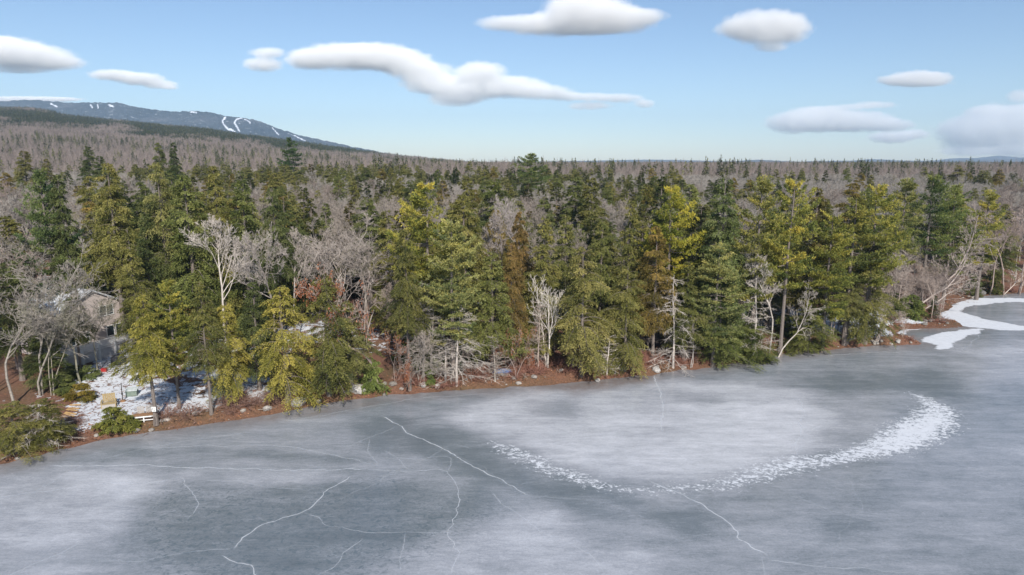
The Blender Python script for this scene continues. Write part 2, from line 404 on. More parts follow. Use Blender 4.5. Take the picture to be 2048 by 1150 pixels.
PROTO = {}
def reg(name, mb2, mats_trunk, mats_crown):
    tr, cr = mb2
    full = MB(); full.join(tr, 0); full.join(cr)
    nt_ = len(mats_trunk)
    PROTO[name] = dict(trunk=tr.mesh(name+'_trunk', mats_trunk), crown=cr.mesh(name+'_crown', mats_crown))
    # joined copy for distant woods
    V, Q, T, Mi = cr.arrays(); f2 = MB(); f2.join(tr, 0)
    f2.v.append(V); f2.q.append(Q+f2.n); f2.n += len(V); f2.t.append(T); f2.m.append(Mi+1)
    PROTO[name]['full'] = (f2, [mats_trunk[0]] + list(mats_crown))
    zs = V[:, 2]; PROTO[name]['H'] = float(zs.max()); PROTO[name]['R'] = float(np.percentile(np.hypot(V[:, 0]-V[:, 0].mean(), V[:, 1]-V[:, 1].mean()), 95))
    PROTO[name]['x0'] = float(V[zs > zs.max()*0.8, 0].mean()); PROTO[name]['y0'] = float(V[zs > zs.max()*0.8, 1].mean())
B_, T_ = M['bark'], M['twig']
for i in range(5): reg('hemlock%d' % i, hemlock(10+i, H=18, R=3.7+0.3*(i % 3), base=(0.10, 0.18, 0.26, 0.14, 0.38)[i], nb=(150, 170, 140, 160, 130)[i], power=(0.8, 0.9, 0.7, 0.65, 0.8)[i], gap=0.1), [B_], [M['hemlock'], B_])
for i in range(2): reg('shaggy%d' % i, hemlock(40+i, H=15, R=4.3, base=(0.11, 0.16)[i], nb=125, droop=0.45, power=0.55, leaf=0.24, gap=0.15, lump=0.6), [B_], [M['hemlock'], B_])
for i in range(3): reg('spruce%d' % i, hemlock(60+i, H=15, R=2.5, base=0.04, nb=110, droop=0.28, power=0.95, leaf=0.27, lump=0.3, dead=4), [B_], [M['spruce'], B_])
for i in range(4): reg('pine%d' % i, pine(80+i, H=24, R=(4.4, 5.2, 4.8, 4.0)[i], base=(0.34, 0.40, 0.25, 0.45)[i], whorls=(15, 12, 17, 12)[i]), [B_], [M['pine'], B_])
for i in range(4): reg('bare%d' % i, bare(100+i, H=15, spread=(0.7, 0.9, 0.8, 0.6)[i], fork=(0.4, 0.3, 0.45, 0.5)[i], multi=(1, 2, 1, 3)[i], kids=((9, 7, 6, 5), (7, 6, 5, 4), (10, 7, 5, 5), (6, 6, 5, 3))[i]), [T_], [T_, T_])
reg('birch0', bare(119, H=13, spread=0.7, fork=0.35, multi=3, kids=(7, 5, 3), r0=0.013, tw=0.017, kink=0.1, wide=0.42, up=0.3), [T_], [T_, T_])
reg('oak0', bare(120, H=12, spread=1.1, fork=0.25, kids=(9, 5, 4, 3), kink=0.3, up=0.1, leafy=0.5, wide=0.45), [T_], [T_, M['leaf']])
reg('oak1', bare(121, H=9, spread=1.1, fork=0.2, kids=(7, 5, 3, 3), kink=0.25, up=0.1, leafy=0.8, multi=2, wide=0.45), [T_], [T_, M['leaf']])
reg('snag0', snag(130, 9, 2.2, 80, -0.12), [T_], [T_, T_]); reg('snag1', snag(131, 8, 1.7, 60, 0.02), [T_], [T_, T_])
reg('lean0', bare(140, H=14, lean=(0.75, -0.1), fork=0.3, kids=(10, 5, 4, 3), up=0.05, wide=0.35), [T_], [T_, T_])
reg('lean1', bare(141, H=13, lean=(1.3, 0.1), fork=0.25, kids=(10, 5, 4, 3), up=0.25, wide=0.3, kink=0.1), [T_], [T_, T_])
bushes = [bush(150+i).mesh('brush_mesh', [M['brush']]) for i in range(3)]
green_bush = [hemlock(160+i, H=2.6, R=1.3, base=0.0, nb=46, dens=1.7, leaf=0.17, power=0.75, dead=0, gap=0.3, lump=0.9, droop=0.2) for i in range(2)]
for i in range(2): reg('bush%d' % i, green_bush[i], [B_], [M['hemlock'], B_])

# ------------------------------------------------------------------ terrain sheet
def axis(lo, hi, step, far, g=1.13):
    a = list(np.arange(lo, hi + 1e-6, step)); s = step; x = hi
    while x < far: s *= g; x += s; a.append(x)
    s = step; x = lo; b = []
    while x > -far: s *= g; x -= s; b.append(x)
    return np.array(b[::-1] + a)
def grid_mesh(name, X, Y, Z, attrs, mats, smooth=True, extra=None):
    ny, nx = X.shape; mb = MB()
    i = np.arange(nx-1)[None]; j = np.arange(ny-1)[:, None]; a = (j*nx+i)
    Q = np.stack([a, a+1, a+nx+1, a+nx], -1).reshape(-1, 4)
    mb.add(np.stack([X, Y, Z], -1).reshape(-1, 3), Q, 0.0, 0)
    if extra is not None: n0 = mb.n; mb.join(extra)
    me = mb.mesh(name, mats, smooth)
    for k, v in attrs.items():
        full = np.zeros(mb.n, np.float32); full[:nx*ny] = v.ravel()
        at = me.attributes.new(k, 'FLOAT', 'POINT'); at.data.foreach_set('value', full)
    return me
def W(poly, z=0.0): return np.array([G(x, y, z)[:2] for x, y in poly])
def soft(X, Y, poly, soft_m, nz=0.0, sc=0.15, seed=1):
    lo = poly.min(0)-soft_m*2-nz; hi = poly.max(0)+soft_m*2+nz; out = np.zeros(X.shape)
    mk = (X > lo[0]) & (X < hi[0]) & (Y > lo[1]) & (Y < hi[1])
    if not mk.any(): return out
    x = X[mk]; y = Y[mk]
    d = dist_line(x, y, poly, True); s = np.where(inside(x, y, poly), d, -d)
    s = s + (fbm(x*sc, y*sc, seed, 4)-0.5)*2*nz
    out[mk] = sstep(-soft_m, soft_m, s); return out

ax = axis(-78, 128, 0.7, 6600, 1.14); ay = axis(34, 170, 0.7, 6600, 1.14); ay = ay[ay > -380]
X, Y = np.meshgrid(ax, ay); Z = terrain(X, Y); D = sdist(X, Y)
fr = sstep(4, 16, D)
sn = 0.13*fr + 0.2*(fbm(X*0.05, Y*0.05, 21, 3)-0.5)*2*fr
sn = np.where(Y > 300, 0.15, sn)
sn = np.maximum(sn, 0.35*soft(X, Y, W([(150,752),(195,712),(262,705),(330,760),(430,785),(440,815),(330,838),(215,846),(150,866),(128,850),(140,800)], 1.3), 1.5, 1.5, 0.4, 2))
sn = np.maximum(sn, 0.34*soft(X, Y, W([(350,735),(560,740),(585,790),(500,806),(400,800)], 1.5), 2, 3, 0.4, 3))
sn = np.maximum(sn, 0.9*soft(X, Y, W([(1600,640),(1640,628),(1780,620),(1850,640),(1806,652),(1784,668),(1700,690),(1640,668)], 0.6), 1.2, 1.0, 0.5, 4))
sn = np.maximum(sn, 0.62*soft(X, Y, W([(1770,600),(1870,598),(1880,622),(1780,630)], 0.6), 2, 2, 0.4, 4))
sn = np.maximum(sn, 0.8*soft(X, Y, W([(1380,650),(1640,640),(1640,618),(1400,615)], 2), 3, 2, 0.3, 6))
sn = sn*sstep(0.5, 2.5, D)
m, t, n, l = newmat('forest_ground'); pb = n['Principled BSDF']
tc = n.new('ShaderNodeTexCoord'); co = tc.outputs['Object']
a1 = n.new('ShaderNodeAttribute'); a1.attribute_name = 'snow'
n1 = noise_node(n, l, 0.9, 8, 0.68, co); n2 = noise_node(n, l, 5.0, 4, 0.7, co); n3 = noise_node(n, l, 0.12, 3, 0.5, co)
lit = ramp(n, [(0.25,(0.055,0.030,0.020)),(0.5,(0.16,0.075,0.045)),(0.72,(0.27,0.13,0.075)),(0.85,(0.45,0.30,0.2))]); l.new(n2.outputs['Fac'], lit.inputs[0])
mos = mixc(n, l, math_(n, l, 'MULTIPLY', math_(n, l, 'SUBTRACT', n3.outputs['Fac'], 0.45, True), 2.2, True), lit.outputs[0], (0.085, 0.075, 0.028))
th = math_(n, l, 'ADD', math_(n, l, 'SUBTRACT', n1.outputs['Fac'], 0.72), a1.outputs['Fac'])
th = math_(n, l, 'ADD', th, math_(n, l, 'MULTIPLY', math_(n, l, 'SUBTRACT', n2.outputs['Fac'], 0.5), 0.25))
fac = math_(n, l, 'MULTIPLY', th, 14.0, True)
c = mixc(n, l, fac, mos, (0.60, 0.625, 0.67)); l.new(c, pb.inputs['Base Color']); pb.inputs['Roughness'].default_value = 0.9
bp = n.new('ShaderNodeBump'); bp.inputs['Strength'].default_value = 0.7; bp.inputs['Distance'].default_value = 0.12
l.new(math_(n, l, 'ADD', n2.outputs['Fac'], n1.outputs['Fac']), bp.inputs['Height']); l.new(bp.outputs[0], pb.inputs['Normal'])
M['ground'] = m
tag(link('ground', grid_mesh('ground', X, Y, Z, {'snow': sn}, M['ground'])), kind='structure')

# ------------------------------------------------------------------ frozen lake
ax = axis(-80, 130, 0.45, 3000, 1.2); ay = axis(36, 160, 0.45, 3000, 1.2); ay = ay[(ay > -2000) & (ay < 400)]
X, Y = np.meshgrid(ax, ay); D = -sdist(X, Y)
mk = 0.35*(fbm(X*0.035+3, Y*0.05, 31, 4)-0.5)*2
R_ = [  # polygon (photo pixels on the lake plane), strength, softness m, edge noise m
 ([(930,800),(1050,778),(1200,772),(1300,765),(1500,765),(1610,780),(1655,840),(1645,890),(1560,925),(1450,950),(1300,955),(1150,935),(1020,890),(900,840)], 0.75, 2.2, 2.5),
 ([(1200,800),(1600,800),(1630,870),(1500,930),(1300,930),(1150,880)], 0.25, 3, 2),
 ([(1060,800),(1130,798),(1170,815),(1150,835),(1080,830)], -0.45, 1.5, 2),
 ([(1350,790),(1450,785),(1480,805),(1400,815)], -0.4, 1.5, 2),
 ([(1660,800),(1800,790),(1850,830),(1820,870),(1700,890)], 0.3, 3, 2),
 ([(1900,690),(2200,680),(2200,770),(1960,770)], 0.55, 4, 4),
 ([(1500,720),(1800,700),(1900,740),(1800,760),(1500,755)], 0.10, 3, 4),
 ([(1720,745),(1850,735),(1930,760),(1900,790),(1770,775)], -0.5, 2.0, 2),
 ([(1560,770),(1700,755),(1780,775),(1700,795)], -0.4, 2.0, 2),
 ([(290,1000),(340,955),(420,965),(600,985),(700,950),(800,955),(890,1000),(960,985),(990,1030),(930,1070),(800,1140),(690,1230),(330,1230),(265,1080)], -0.50, 3.0, 3.0),
 ([(840,845),(900,860),(1000,915),(1150,975),(1350,1005),(1420,1020),(1400,1085),(1250,1045),(1080,1005),(940,950),(850,900)], -0.62, 1.8, 2.4),
 ([(700,850),(780,835),(900,880),(860,910),(760,905)], -0.5, 1.5, 2),
 ([(480,905),(620,898),(740,925),(560,925)], -0.45, 1.0, 1.5),
 ([(180,900),(400,892),(560,905),(300,915)], -0.35, 1.0, 1.5),
 ([(-100,940),(300,935),(420,950),(300,990),(200,1090),(330,1250),(-300,1250)], 0.42, 2.5, 2.5),
 ([(120,935),(320,950),(300,990),(150,985)], 0.45, 1.5, 2),
 ([(430,955),(600,940),(720,945),(640,975),(480,970)], 0.5, 1.0, 1.2),
 ([(900,1070),(980,1030),(1120,1010),(1180,1050),(1300,1120),(1260,1250),(860,1250)], 0.62, 2.0, 2),
 ([(1180,1000),(1290,1010),(1340,1060),(1220,1060)], 0.35, 1.5, 1.5),
 ([(640,1100),(900,1060),(900,1150),(620,1240)], 0.35, 2.0, 2),
 ([(1640,1040),(1740,1040),(1740,1080),(1650,1080)], -0.35, 1.5, 0.6),
 ([(1840,1070),(1930,1065),(1920,1085),(1860,1090)], -0.35, 1.2, 0.6),
 ([(1900,1130),(2060,1125),(2060,1250),(1900,1200)], -0.3, 2.0, 0.6),
 ([(1450,1000),(2300,930),(2300,1250),(1500,1250)], -0.12, 5, 3),
]
for k, (P, s, so_, nz) in enumerate(R_): mk = mk + s*soft(X, Y, W(P), so_, nz, 0.16, 40+k)
mottle = soft(X, Y, W(R_[9][0]), 2, 1, 0.2, 5)
snow = np.zeros(X.shape)
band = [(975,882,12,.66),(1010,898,17,.86),(1060,918,21,.90),(1110,940,22,.90),(1180,965,21,.86),(1260,982,18,.78),(1340,978,18,.74),(1440,970,24,.80),(1510,950,26,.88),(1580,930,28,.96),(1650,920,18,.98),(1730,905,20,1.05),(1790,885,26,1.2),(1835,862,28,1.25),(1870,840,24,1.2),(1878,818,20,1.05),(1850,798,13,.92),(1820,785,7,.75)]
for a, b in zip(band[:-1], band[1:]):
    for f in np.linspace(0, 1, 9):
        q = [a[i]*(1-f)+b[i]*f for i in range(4)]
        c0 = G(q[0], q[1]); e = abs(G(q[0], q[1]-q[2])[1]-c0[1])
        cell = np.exp(-(((X-c0[0])/(e*0.9))**2 + ((Y-c0[1])/e)**2)*1.1)*q[3]
        snow = np.maximum(snow, cell)
snow2 = [([(1838,684),(1860,672),(1915,658),(1962,657),(1955,666),(1918,678),(1902,690),(1900,700),(1870,698),(1876,690)], 0.8),
 ([(1868,634),(1885,618),(1920,602),(1960,596),(2060,596),(2060,604),(1990,606),(1930,615),(1925,625),(1980,640),(2040,650),(2100,655),(2100,662),(2000,660),(1900,650)], 0.6),
 ([(1790,668),(1812,655),(1880,653),(1820,660),(1808,672),(1825,680)], 0.8)]
crisp = np.zeros(X.shape)
for k, (P, s) in enumerate(snow2): crisp = np.maximum(crisp, soft(X, Y, W(P), 0.5, 0.9, 0.5, 90+k))
stain_reflection = sstep(5.0, 0.3, D)*(0.35+0.8*fbm(X*0.12, Y*0.12, 77, 3)); stain_reflection += 0.6*soft(X, Y, W([(1090,775),(1270,755),(1300,750),(1290,765),(1150,790)]), 1.5, 1.5, 0.2, 7) + 0.4*soft(X, Y, W([(520,838),(640,822),(760,805),(700,822),(600,835)]), 1.2, 1.5, 0.3, 8)  # brown shore stain, plus tree reflections darkened into the ice colour
# pressure cracks: pale refrozen seams, part of the ice sheet
cracks = [  # (points, half width m, strength)
 ([(765,832),(850,882),(900,907),(950,935),(1024,972),(1060,992)], .09, 1.0), ([(100,932),(250,931),(450,937),(650,940),(742,938)], .11, .9),
 ([(325,896),(425,890),(525,891),(600,897),(675,912),(750,930)], .09, .55), ([(700,950),(655,982),(635,1007),(607,1025),(555,1042),(515,1057),(485,1080),(462,1102)], .075, 1.0),
 ([(452,1107),(465,1125),(495,1132),(515,1147),(530,1165)], .06, .9), ([(462,1102),(420,1100),(385,1104),(307,1115),(175,1122)], .05, .5),
 ([(350,955),(370,955),(380,975),(400,995),(402,1015),(395,1025),(370,1042)], .045, .8), ([(740,937),(810,942),(890,942),(907,962),(916,995),(914,1030),(907,1045),(904,1060),(910,1085),(912,1125),(911,1155)], .05, .85),
 ([(904,1067),(820,1066),(740,1061),(670,1054),(650,1050),(630,1037),(607,1025)], .04, .7), ([(820,1066),(810,1085),(805,1110),(795,1150)], .04, .6),
 ([(890,942),(902,925),(900,912),(810,915),(760,918)], .05, .55), ([(940,900),(910,887),(850,915),(790,945),(740,975),(670,1002)], .04, .5),
 ([(725,1075),(690,1110),(680,1130),(640,1155)], .045, .7), ([(-40,1170),(25,1147),(125,1102),(170,1080)], .10, .45), ([(-30,998),(100,980),(200,967),(325,965),(370,955)], .10, .45),
 ([(410,959),(500,967),(610,981)], .07, .45), ([(795,855),(740,875),(680,895)], .05, .5), ([(745,878),(735,900),(750,925),(740,936)], .05, .5), ([(775,900),(805,922),(810,940),(830,940)], .05, .55),
 ([(1309,750),(1324,795),(1324,825),(1323,866)], .13, .75), ([(1599,795),(1606,830),(1599,870),(1594,915)], .17, .45),
 ([(1300,960),(1374,995),(1404,1005),(1439,1035),(1469,1060),(1484,1082),(1509,1097),(1534,1115)], .085, 1.0), ([(1534,1115),(1599,1127),(1699,1140),(1804,1146),(1900,1160)], .05, .7), ([(1534,1115),(1530,1135),(1532,1160)], .04, .5),
 ([(980,985),(1024,1017),(1054,1035),(1081,1060),(1124,1077),(1159,1097),(1189,1115),(1214,1150)], .045, .7), ([(1579,987),(1689,1030),(1760,1050)], .04, .45), ([(1934,977),(1989,987)], .07, .5),
 ([(1260,1110),(1389,1070),(1474,1070),(1624,1082),(1744,1105),(1826,1131)], .035, .4), ([(1650,712),(1760,704),(1799,706),(1803,702)], .16, .5), ([(560,845),(700,820),(850,795),(1000,787),(1110,782)], .10, .4),
 ([(1074,1060),(1081,1062),(1078,1068)], .03, .8), ([(300,1020),(320,1000),(322,985)], .035, .35), ([(540,1100),(620,1085),(700,1120)], .035, .35), ([(1000,1010),(1080,990),(1200,1000),(1300,1040)], .045, .3),
 ([(1860,900),(1950,940),(2060,960)], .05, .3), ([(1700,950),(1720,1010),(1690,1060),(1660,1150)], .04, .25), ([(900,907),(960,930),(1000,960),(1030,985)], .035, .4), ([(20,1060),(140,1040),(230,1060)], .05, .3),
 ([(1960,668),(1945,685),(1925,700)], .07, .5), ([(60,990),(160,930),(260,905),(380,880),(500,865)], .09, .35)]
rng = np.random.default_rng(5); cb = MB()
for P, hw, st in list(cracks):
    if st < 0.4: continue
    for q in range(2):
        a_ = rng.integers(0, len(P)-1); f_ = rng.random(); p0 = np.array(P[a_])*(1-f_)+np.array(P[a_+1])*f_; th_ = rng.uniform(0, 6.28); L_ = rng.uniform(20, 70)
        pts_ = [tuple(p0)]
        for z_ in range(4): th_ += rng.normal(0, 0.35); p0 = p0 + np.array([cos(th_), 0.45*sin(th_)])*L_/4; pts_.append(tuple(p0))
        if p0[1] > 800: cracks.append((pts_, hw*0.4, st*0.5))
for P, hw, st in cracks:
    C = W(P); L = np.concatenate([[0], np.cumsum(np.hypot(*np.diff(C, axis=0).T))]); s = np.arange(0, L[-1], 0.35)
    if len(s) < 3: s = np.linspace(0, L[-1], 4)
    # smooth interpolation with small wander
    xi = np.interp(s, L, C[:, 0]); yi = np.interp(s, L, C[:, 1]); kk = np.ones(5)/5
    if len(s) > 12:
        xi[2:-2] = np.convolve(xi, kk, 'valid'); yi[2:-2] = np.convolve(yi, kk, 'valid')
    wob = (fbm(s*0.35, s*0+hw*900, 3, 4)-0.5)*0.8 + (fbm(s*1.3, s*0+hw*300, 4, 4)-0.5)*0.45; T = norm(np.gradient(np.stack([xi, yi], 1), axis=0)); Nn = np.stack([-T[:, 1], T[:, 0]], 1)
    c0 = np.stack([xi, yi], 1) + Nn*wob[:, None]
    wd = hw*0.62*(0.25 + 1.5*fbm(s*0.6, s*0+7+hw*50, 11, 4)); k = len(s); fade = sstep(-0.1, 0.5, s)*sstep(0, 0.9, L[-1]-s)
    V = []; A = []
    for off, al in ((-4.5, 0), (-1.0, 0.16), (-0.55, 1), (0.55, 1), (1.0, 0.16), (4.5, 0)):
        V.append(np.column_stack([c0 + Nn*(wd*off)[:, None], np.full(k, 0.004)])); A.append(al*st*fade)
    i = np.arange(k-1)
    Q = np.concatenate([np.stack([j*k+i, j*k+i+1, (j+1)*k+i+1, (j+1)*k+i], 1) for j in range(5)])
    cb.add(np.concatenate(V), Q[:, ::-1], np.concatenate(A), 1)
m, t, n, l = newmat('lake_ice'); pb = n['Principled BSDF']
co = n.new('ShaderNodeTexCoord').outputs['Object']
def att(nm):
    a = n.new('ShaderNodeAttribute'); a.attribute_name = nm; return a.outputs['Fac']
mpz = n.new('ShaderNodeMapping'); mpz.inputs['Scale'].default_value = (0.55, 1.5, 1); mpz.inputs['Rotation'].default_value = (0, 0, -0.25); l.new(co, mpz.inputs['Vector'])
nL = noise_node(n, l, 0.10, 6, 0.62, co, 0.4); nS = noise_node(n, l, 0.45, 7, 0.68, mpz.outputs[0], 0.6); nF = noise_node(n, l, 6.0, 6, 0.8, co)
v = math_(n, l, 'ADD', math_(n, l, 'MULTIPLY', att('milk'), 0.36), 0.45)
v = math_(n, l, 'ADD', v, math_(n, l, 'MULTIPLY', math_(n, l, 'SUBTRACT', nL.outputs['Fac'], 0.5), 0.42))
v = math_(n, l, 'ADD', v, math_(n, l, 'MULTIPLY', math_(n, l, 'SUBTRACT', nS.outputs['Fac'], 0.5), 0.42))
nG = noise_node(n, l, 1.7, 8, 0.75, mpz.outputs[0], 1.2); mq = n.new('ShaderNodeMapping'); mq.inputs['Scale'].default_value = (0.16, 0.9, 1); mq.inputs['Rotation'].default_value = (0, 0, 0.5); l.new(co, mq.inputs['Vector'])
nQ = noise_node(n, l, 0.5, 6, 0.65, mq.outputs[0], 0.8)
v = math_(n, l, 'ADD', v, math_(n, l, 'MULTIPLY', math_(n, l, 'SUBTRACT', nG.outputs['Fac'], 0.5), 0.5))
v = math_(n, l, 'ADD', v, math_(n, l, 'MULTIPLY', math_(n, l, 'SUBTRACT', nQ.outputs['Fac'], 0.5), 0.45))
v = math_(n, l, 'ADD', v, math_(n, l, 'MULTIPLY', math_(n, l, 'SUBTRACT', nF.outputs['Fac'], 0.5), 0.5), True)
icr = ramp(n, [(0.0,(0.105,0.125,0.14)),(0.3,(0.175,0.197,0.217)),(0.6,(0.33,0.343,0.375)),(1.0,(0.62,0.63,0.67))]); l.new(v, icr.inputs[0])
vm = n.new('ShaderNodeMapping'); vm.inputs['Scale'].default_value = (0.8, 1.0, 1); l.new(co, vm.inputs['Vector'])
nM = noise_node(n, l, 2.3, 4, 0.6, vm.outputs[0], 1.1)
mf = math_(n, l, 'MULTIPLY', math_(n, l, 'MULTIPLY', math_(n, l, 'SUBTRACT', nM.outputs['Fac'], 0.50), 6.0, True), att('mottle'))
c = mixc(n, l, math_(n, l, 'MULTIPLY', mf, 0.75), icr.outputs[0], (0.10, 0.13, 0.15))
nSt = noise_node(n, l, 1.2, 6, 0.7, co)
c = mixc(n, l, math_(n, l, 'MULTIPLY', att('stain_reflection'), math_(n, l, 'ADD', nSt.outputs['Fac'], 0.1), True), c, (0.17, 0.125, 0.105))
sm = n.new('ShaderNodeMapping'); sm.inputs['Scale'].default_value = (0.8, 1.15, 1); sm.inputs['Rotation'].default_value = (0, 0, 0.35); l.new(co, sm.inputs['Vector'])
nW0 = noise_node(n, l, 1.7, 8, 0.75, sm.outputs[0], 0.5); nW1 = noise_node(n, l, 5.5, 5, 0.7, sm.outputs[0], 0.4)
nWs = math_(n, l, 'ADD', math_(n, l, 'MULTIPLY', nW0.outputs['Fac'], 0.62), math_(n, l, 'MULTIPLY', nW1.outputs['Fac'], 0.38))
sf = math_(n, l, 'MULTIPLY', math_(n, l, 'ADD', math_(n, l, 'MULTIPLY', math_(n, l, 'SUBTRACT', nWs, 0.5), 4.6), math_(n, l, 'SUBTRACT', att('snow'), 0.86)), 8.0, True)
cf = math_(n, l, 'MULTIPLY', math_(n, l, 'ADD', math_(n, l, 'MULTIPLY', math_(n, l, 'SUBTRACT', nSt.outputs['Fac'], 0.5), 1.1), math_(n, l, 'SUBTRACT', att('crisp'), 0.42)), 2.4, True)
sf = math_(n, l, 'MAXIMUM', sf, cf)
c = mixc(n, l, math_(n, l, 'MULTIPLY', sf, math_(n, l, 'ADD', 0.55, math_(n, l, 'MULTIPLY', nSt.outputs['Fac'], 0.75), True)), c, (0.64, 0.66, 0.70)); l.new(c, pb.inputs['Base Color'])
rg = math_(n, l, 'ADD', math_(n, l, 'MULTIPLY', nL.outputs['Fac'], 0.26), 0.10); rg = math_(n, l, 'ADD', rg, math_(n, l, 'MULTIPLY', sf, 0.5), True); l.new(rg, pb.inputs['Roughness'])
pb.inputs['IOR'].default_value = 1.31
bp = n.new('ShaderNodeBump'); bp.inputs['Strength'].default_value = 0.25; bp.inputs['Distance'].default_value = 0.03
l.new(math_(n, l, 'ADD', math_(n, l, 'MULTIPLY', nS.outputs['Fac'], 0.5), math_(n, l, 'ADD', math_(n, l, 'MULTIPLY', nF.outputs['Fac'], 0.15), sf)), bp.inputs['Height']); l.new(bp.outputs[0], pb.inputs['Normal'])
M['ice'] = m
m, t, n, l = newmat('ice_seam'); pb = n['Principled BSDF']; pb.inputs['Base Color'].default_value = (0.72, 0.75, 0.79, 1); pb.inputs['Roughness'].default_value = 0.7
a = n.new('ShaderNodeAttribute'); a.attribute_name = 'tint'; co = n.new('ShaderNodeTexCoord').outputs['Object']; nn = noise_node(n, l, 1.3, 5, 0.7, co)
al = math_(n, l, 'MULTIPLY', a.outputs['Fac'], math_(n, l, 'MULTIPLY', math_(n, l, 'SUBTRACT', nn.outputs['Fac'], 0.05), 1.9, True), True)
l.new(math_(n, l, 'MULTIPLY', al, 0.66), pb.inputs['Alpha']); M['seam'] = m
tag(link('ice', grid_mesh('ice', X, Y, np.zeros(X.shape), {'milk': mk, 'snow': snow, 'crisp': crisp, 'stain_reflection': stain_reflection, 'mottle': mottle}, [M['ice'], M['seam']], True, cb)), kind='structure')

# ------------------------------------------------------------------ mountain with ski trails, far hills with haze blue put into their colour
def ridge_mesh(name, ridge, Yr, depth, cols, rows, rough, zb, mat, power=1.35, trails=(), seed=0):
    P = np.array([atY(px, py, Yr) for px, py in ridge]); pxs = np.array([r[0] for r in ridge], float)
    u = np.linspace(pxs[0], pxs[-1], cols); xr = np.interp(u, pxs, P[:, 0]); zr = np.interp(u, pxs, P[:, 2])
    k = np.ones(9)/9; zr[4:-4] = np.convolve(zr, k, 'valid')
    s = np.concatenate([np.linspace(-0.5, -0.02, 8), np.linspace(0, 1, rows)])
    U, Sv = np.meshgrid(np.arange(cols), s)
    Xm = xr[U]*1.0; Ym = Yr - depth*Sv + 160*(fbm(Xm*0.0012, Sv*3, seed, 3)-0.5); Xm = Xm*(Yr-depth*Sv)/Yr
    Zm = (zr[U]-zb)*np.clip(1-np.abs(Sv), 0, 1)**power + zb
    spur = (fbm(Xm*0.004, Sv*1.2, seed+3, 4)-0.5)*rough*6*np.clip(Sv*3, 0, 1)*np.clip((zr[U]-zb)/300, 0.05, 1)
    Zm = Zm + spur + (fbm(Xm*0.05, Ym*0.05, seed+5, 3)-0.5)*rough
    UU = u[U]; sn_ = np.zeros(Xm.shape)
    for tr_ in trails:
        d = dist_line(UU, Sv*100, np.array([(a_, b_) for a_, b_ in tr_[0]])); sn_ = np.maximum(sn_, sstep(tr_[1]*1.5, tr_[1]*0.6, d + (fbm(UU*0.5, Sv*60, 4, 3)-0.5)*tr_[1]*0.9))
    return grid_mesh(name, Xm[::-1], Ym[::-1], Zm[::-1], {'snow': sn_[::-1]}, mat, False)
m, t, n, l = newmat('mountain_forest'); pb = n['Principled BSDF']; co = n.new('ShaderNodeTexCoord').outputs['Object']
n1 = noise_node(n, l, 0.004, 6, 0.65, co); n2 = noise_node(n, l, 0.05, 4, 0.75, co); n3 = noise_node(n, l, 0.022, 8, 0.75, co)
r1 = ramp(n, [(0.35,(0.018,0.028,0.034)),(0.55,(0.055,0.065,0.075)),(0.68,(0.13,0.125,0.135))]); l.new(math_(n, l, 'ADD', math_(n, l, 'MULTIPLY', n1.outputs['Fac'], 0.6), math_(n, l, 'MULTIPLY', n2.outputs['Fac'], 0.42)), r1.inputs[0])
a = n.new('ShaderNodeAttribute'); a.attribute_name = 'snow'
sp_ = math_(n, l, 'MULTIPLY', math_(n, l, 'SUBTRACT', n3.outputs['Fac'], 0.585), 10.0, True)
c = mixc(n, l, math_(n, l, 'MAXIMUM', a.outputs['Fac'], math_(n, l, 'MULTIPLY', sp_, 0.6)), r1.outputs[0], (0.8, 0.84, 0.9)); l.new(c, pb.inputs['Base Color']); pb.inputs['Roughness'].default_value = 0.95; pb.inputs['Specular IOR Level'].default_value = 0.1
M['mountain'] = m
mr = [(-500,190),(-250,196),(-100,199),(0,203),(60,199),(130,205),(190,205),(240,206),(270,214),(330,222),(360,224),(390,222),(430,226),(452,233),(475,234),(500,238),(530,247),(560,259),(590,268),(620,275),(700,292),(800,312),(900,330),(1000,350)]
tr_ = [([(452,2),(446,9),(449,15),(458,20)], 1.1), ([(482,1),(474,4),(470,10),(474,15),(478,21)], 1.1), ([(488,2),(493,3),(500,6)], 0.7), ([(460,19),(470,22)], 0.8),
       ([(542,3),(547,8),(556,14)], 0.8), ([(575,4),(590,7),(612,12)], 0.8), ([(195,3),(198,8)], 0.8), ([(181,4),(186,8)], 0.7), ([(218,3),(230,6)], 0.8), ([(100,3),(112,7)], 0.9), ([(385,2),(396,3)], 0.9)]
tag(link('mountain', ridge_mesh('mountain', mr, 4900, 1900, 900, 110, 14, -60, M['mountain'], trails=tr_, seed=70)), kind='structure')
blue = rough_mat('hazed_hill', (0.06,0.075,0.09), (0.13,0.14,0.16), 0.02, 0.95)  # bluish base colour carries part of the distance haze
hp = [(1400,324),(1480,322),(1510,319),(1545,321),(1600,324)]
tag(link('hill', ridge_mesh('hill', hp, 5200, 700, 100, 12, 9, 10, blue, seed=71)), kind='structure')
hp = [(1560,325),(1640,322),(1760,321),(1860,322),(1950,320),(2048,317),(2300,317),(2600,325)]
tag(link('hill', ridge_mesh('hill', hp, 5600, 700, 400, 12, 9, 10, blue, seed=72)), kind='structure')
hp = [(1660,325),(1740,318),(1800,321),(1850,322),(1910,316),(1950,316),(2000,311),(2048,315),(2200,318),(2500,325)]
tag(link('hill', ridge_mesh('hill', hp, 6900, 400, 300, 10, 4, 10, blue, seed=73)), kind='structure')
hp = [(900,325),(1150,322),(1300,319),(1400,321),(1500,325)]
tag(link('hill', ridge_mesh('hill', hp, 7000, 400, 200, 10, 4, 10, blue, seed=74)), kind='structure')

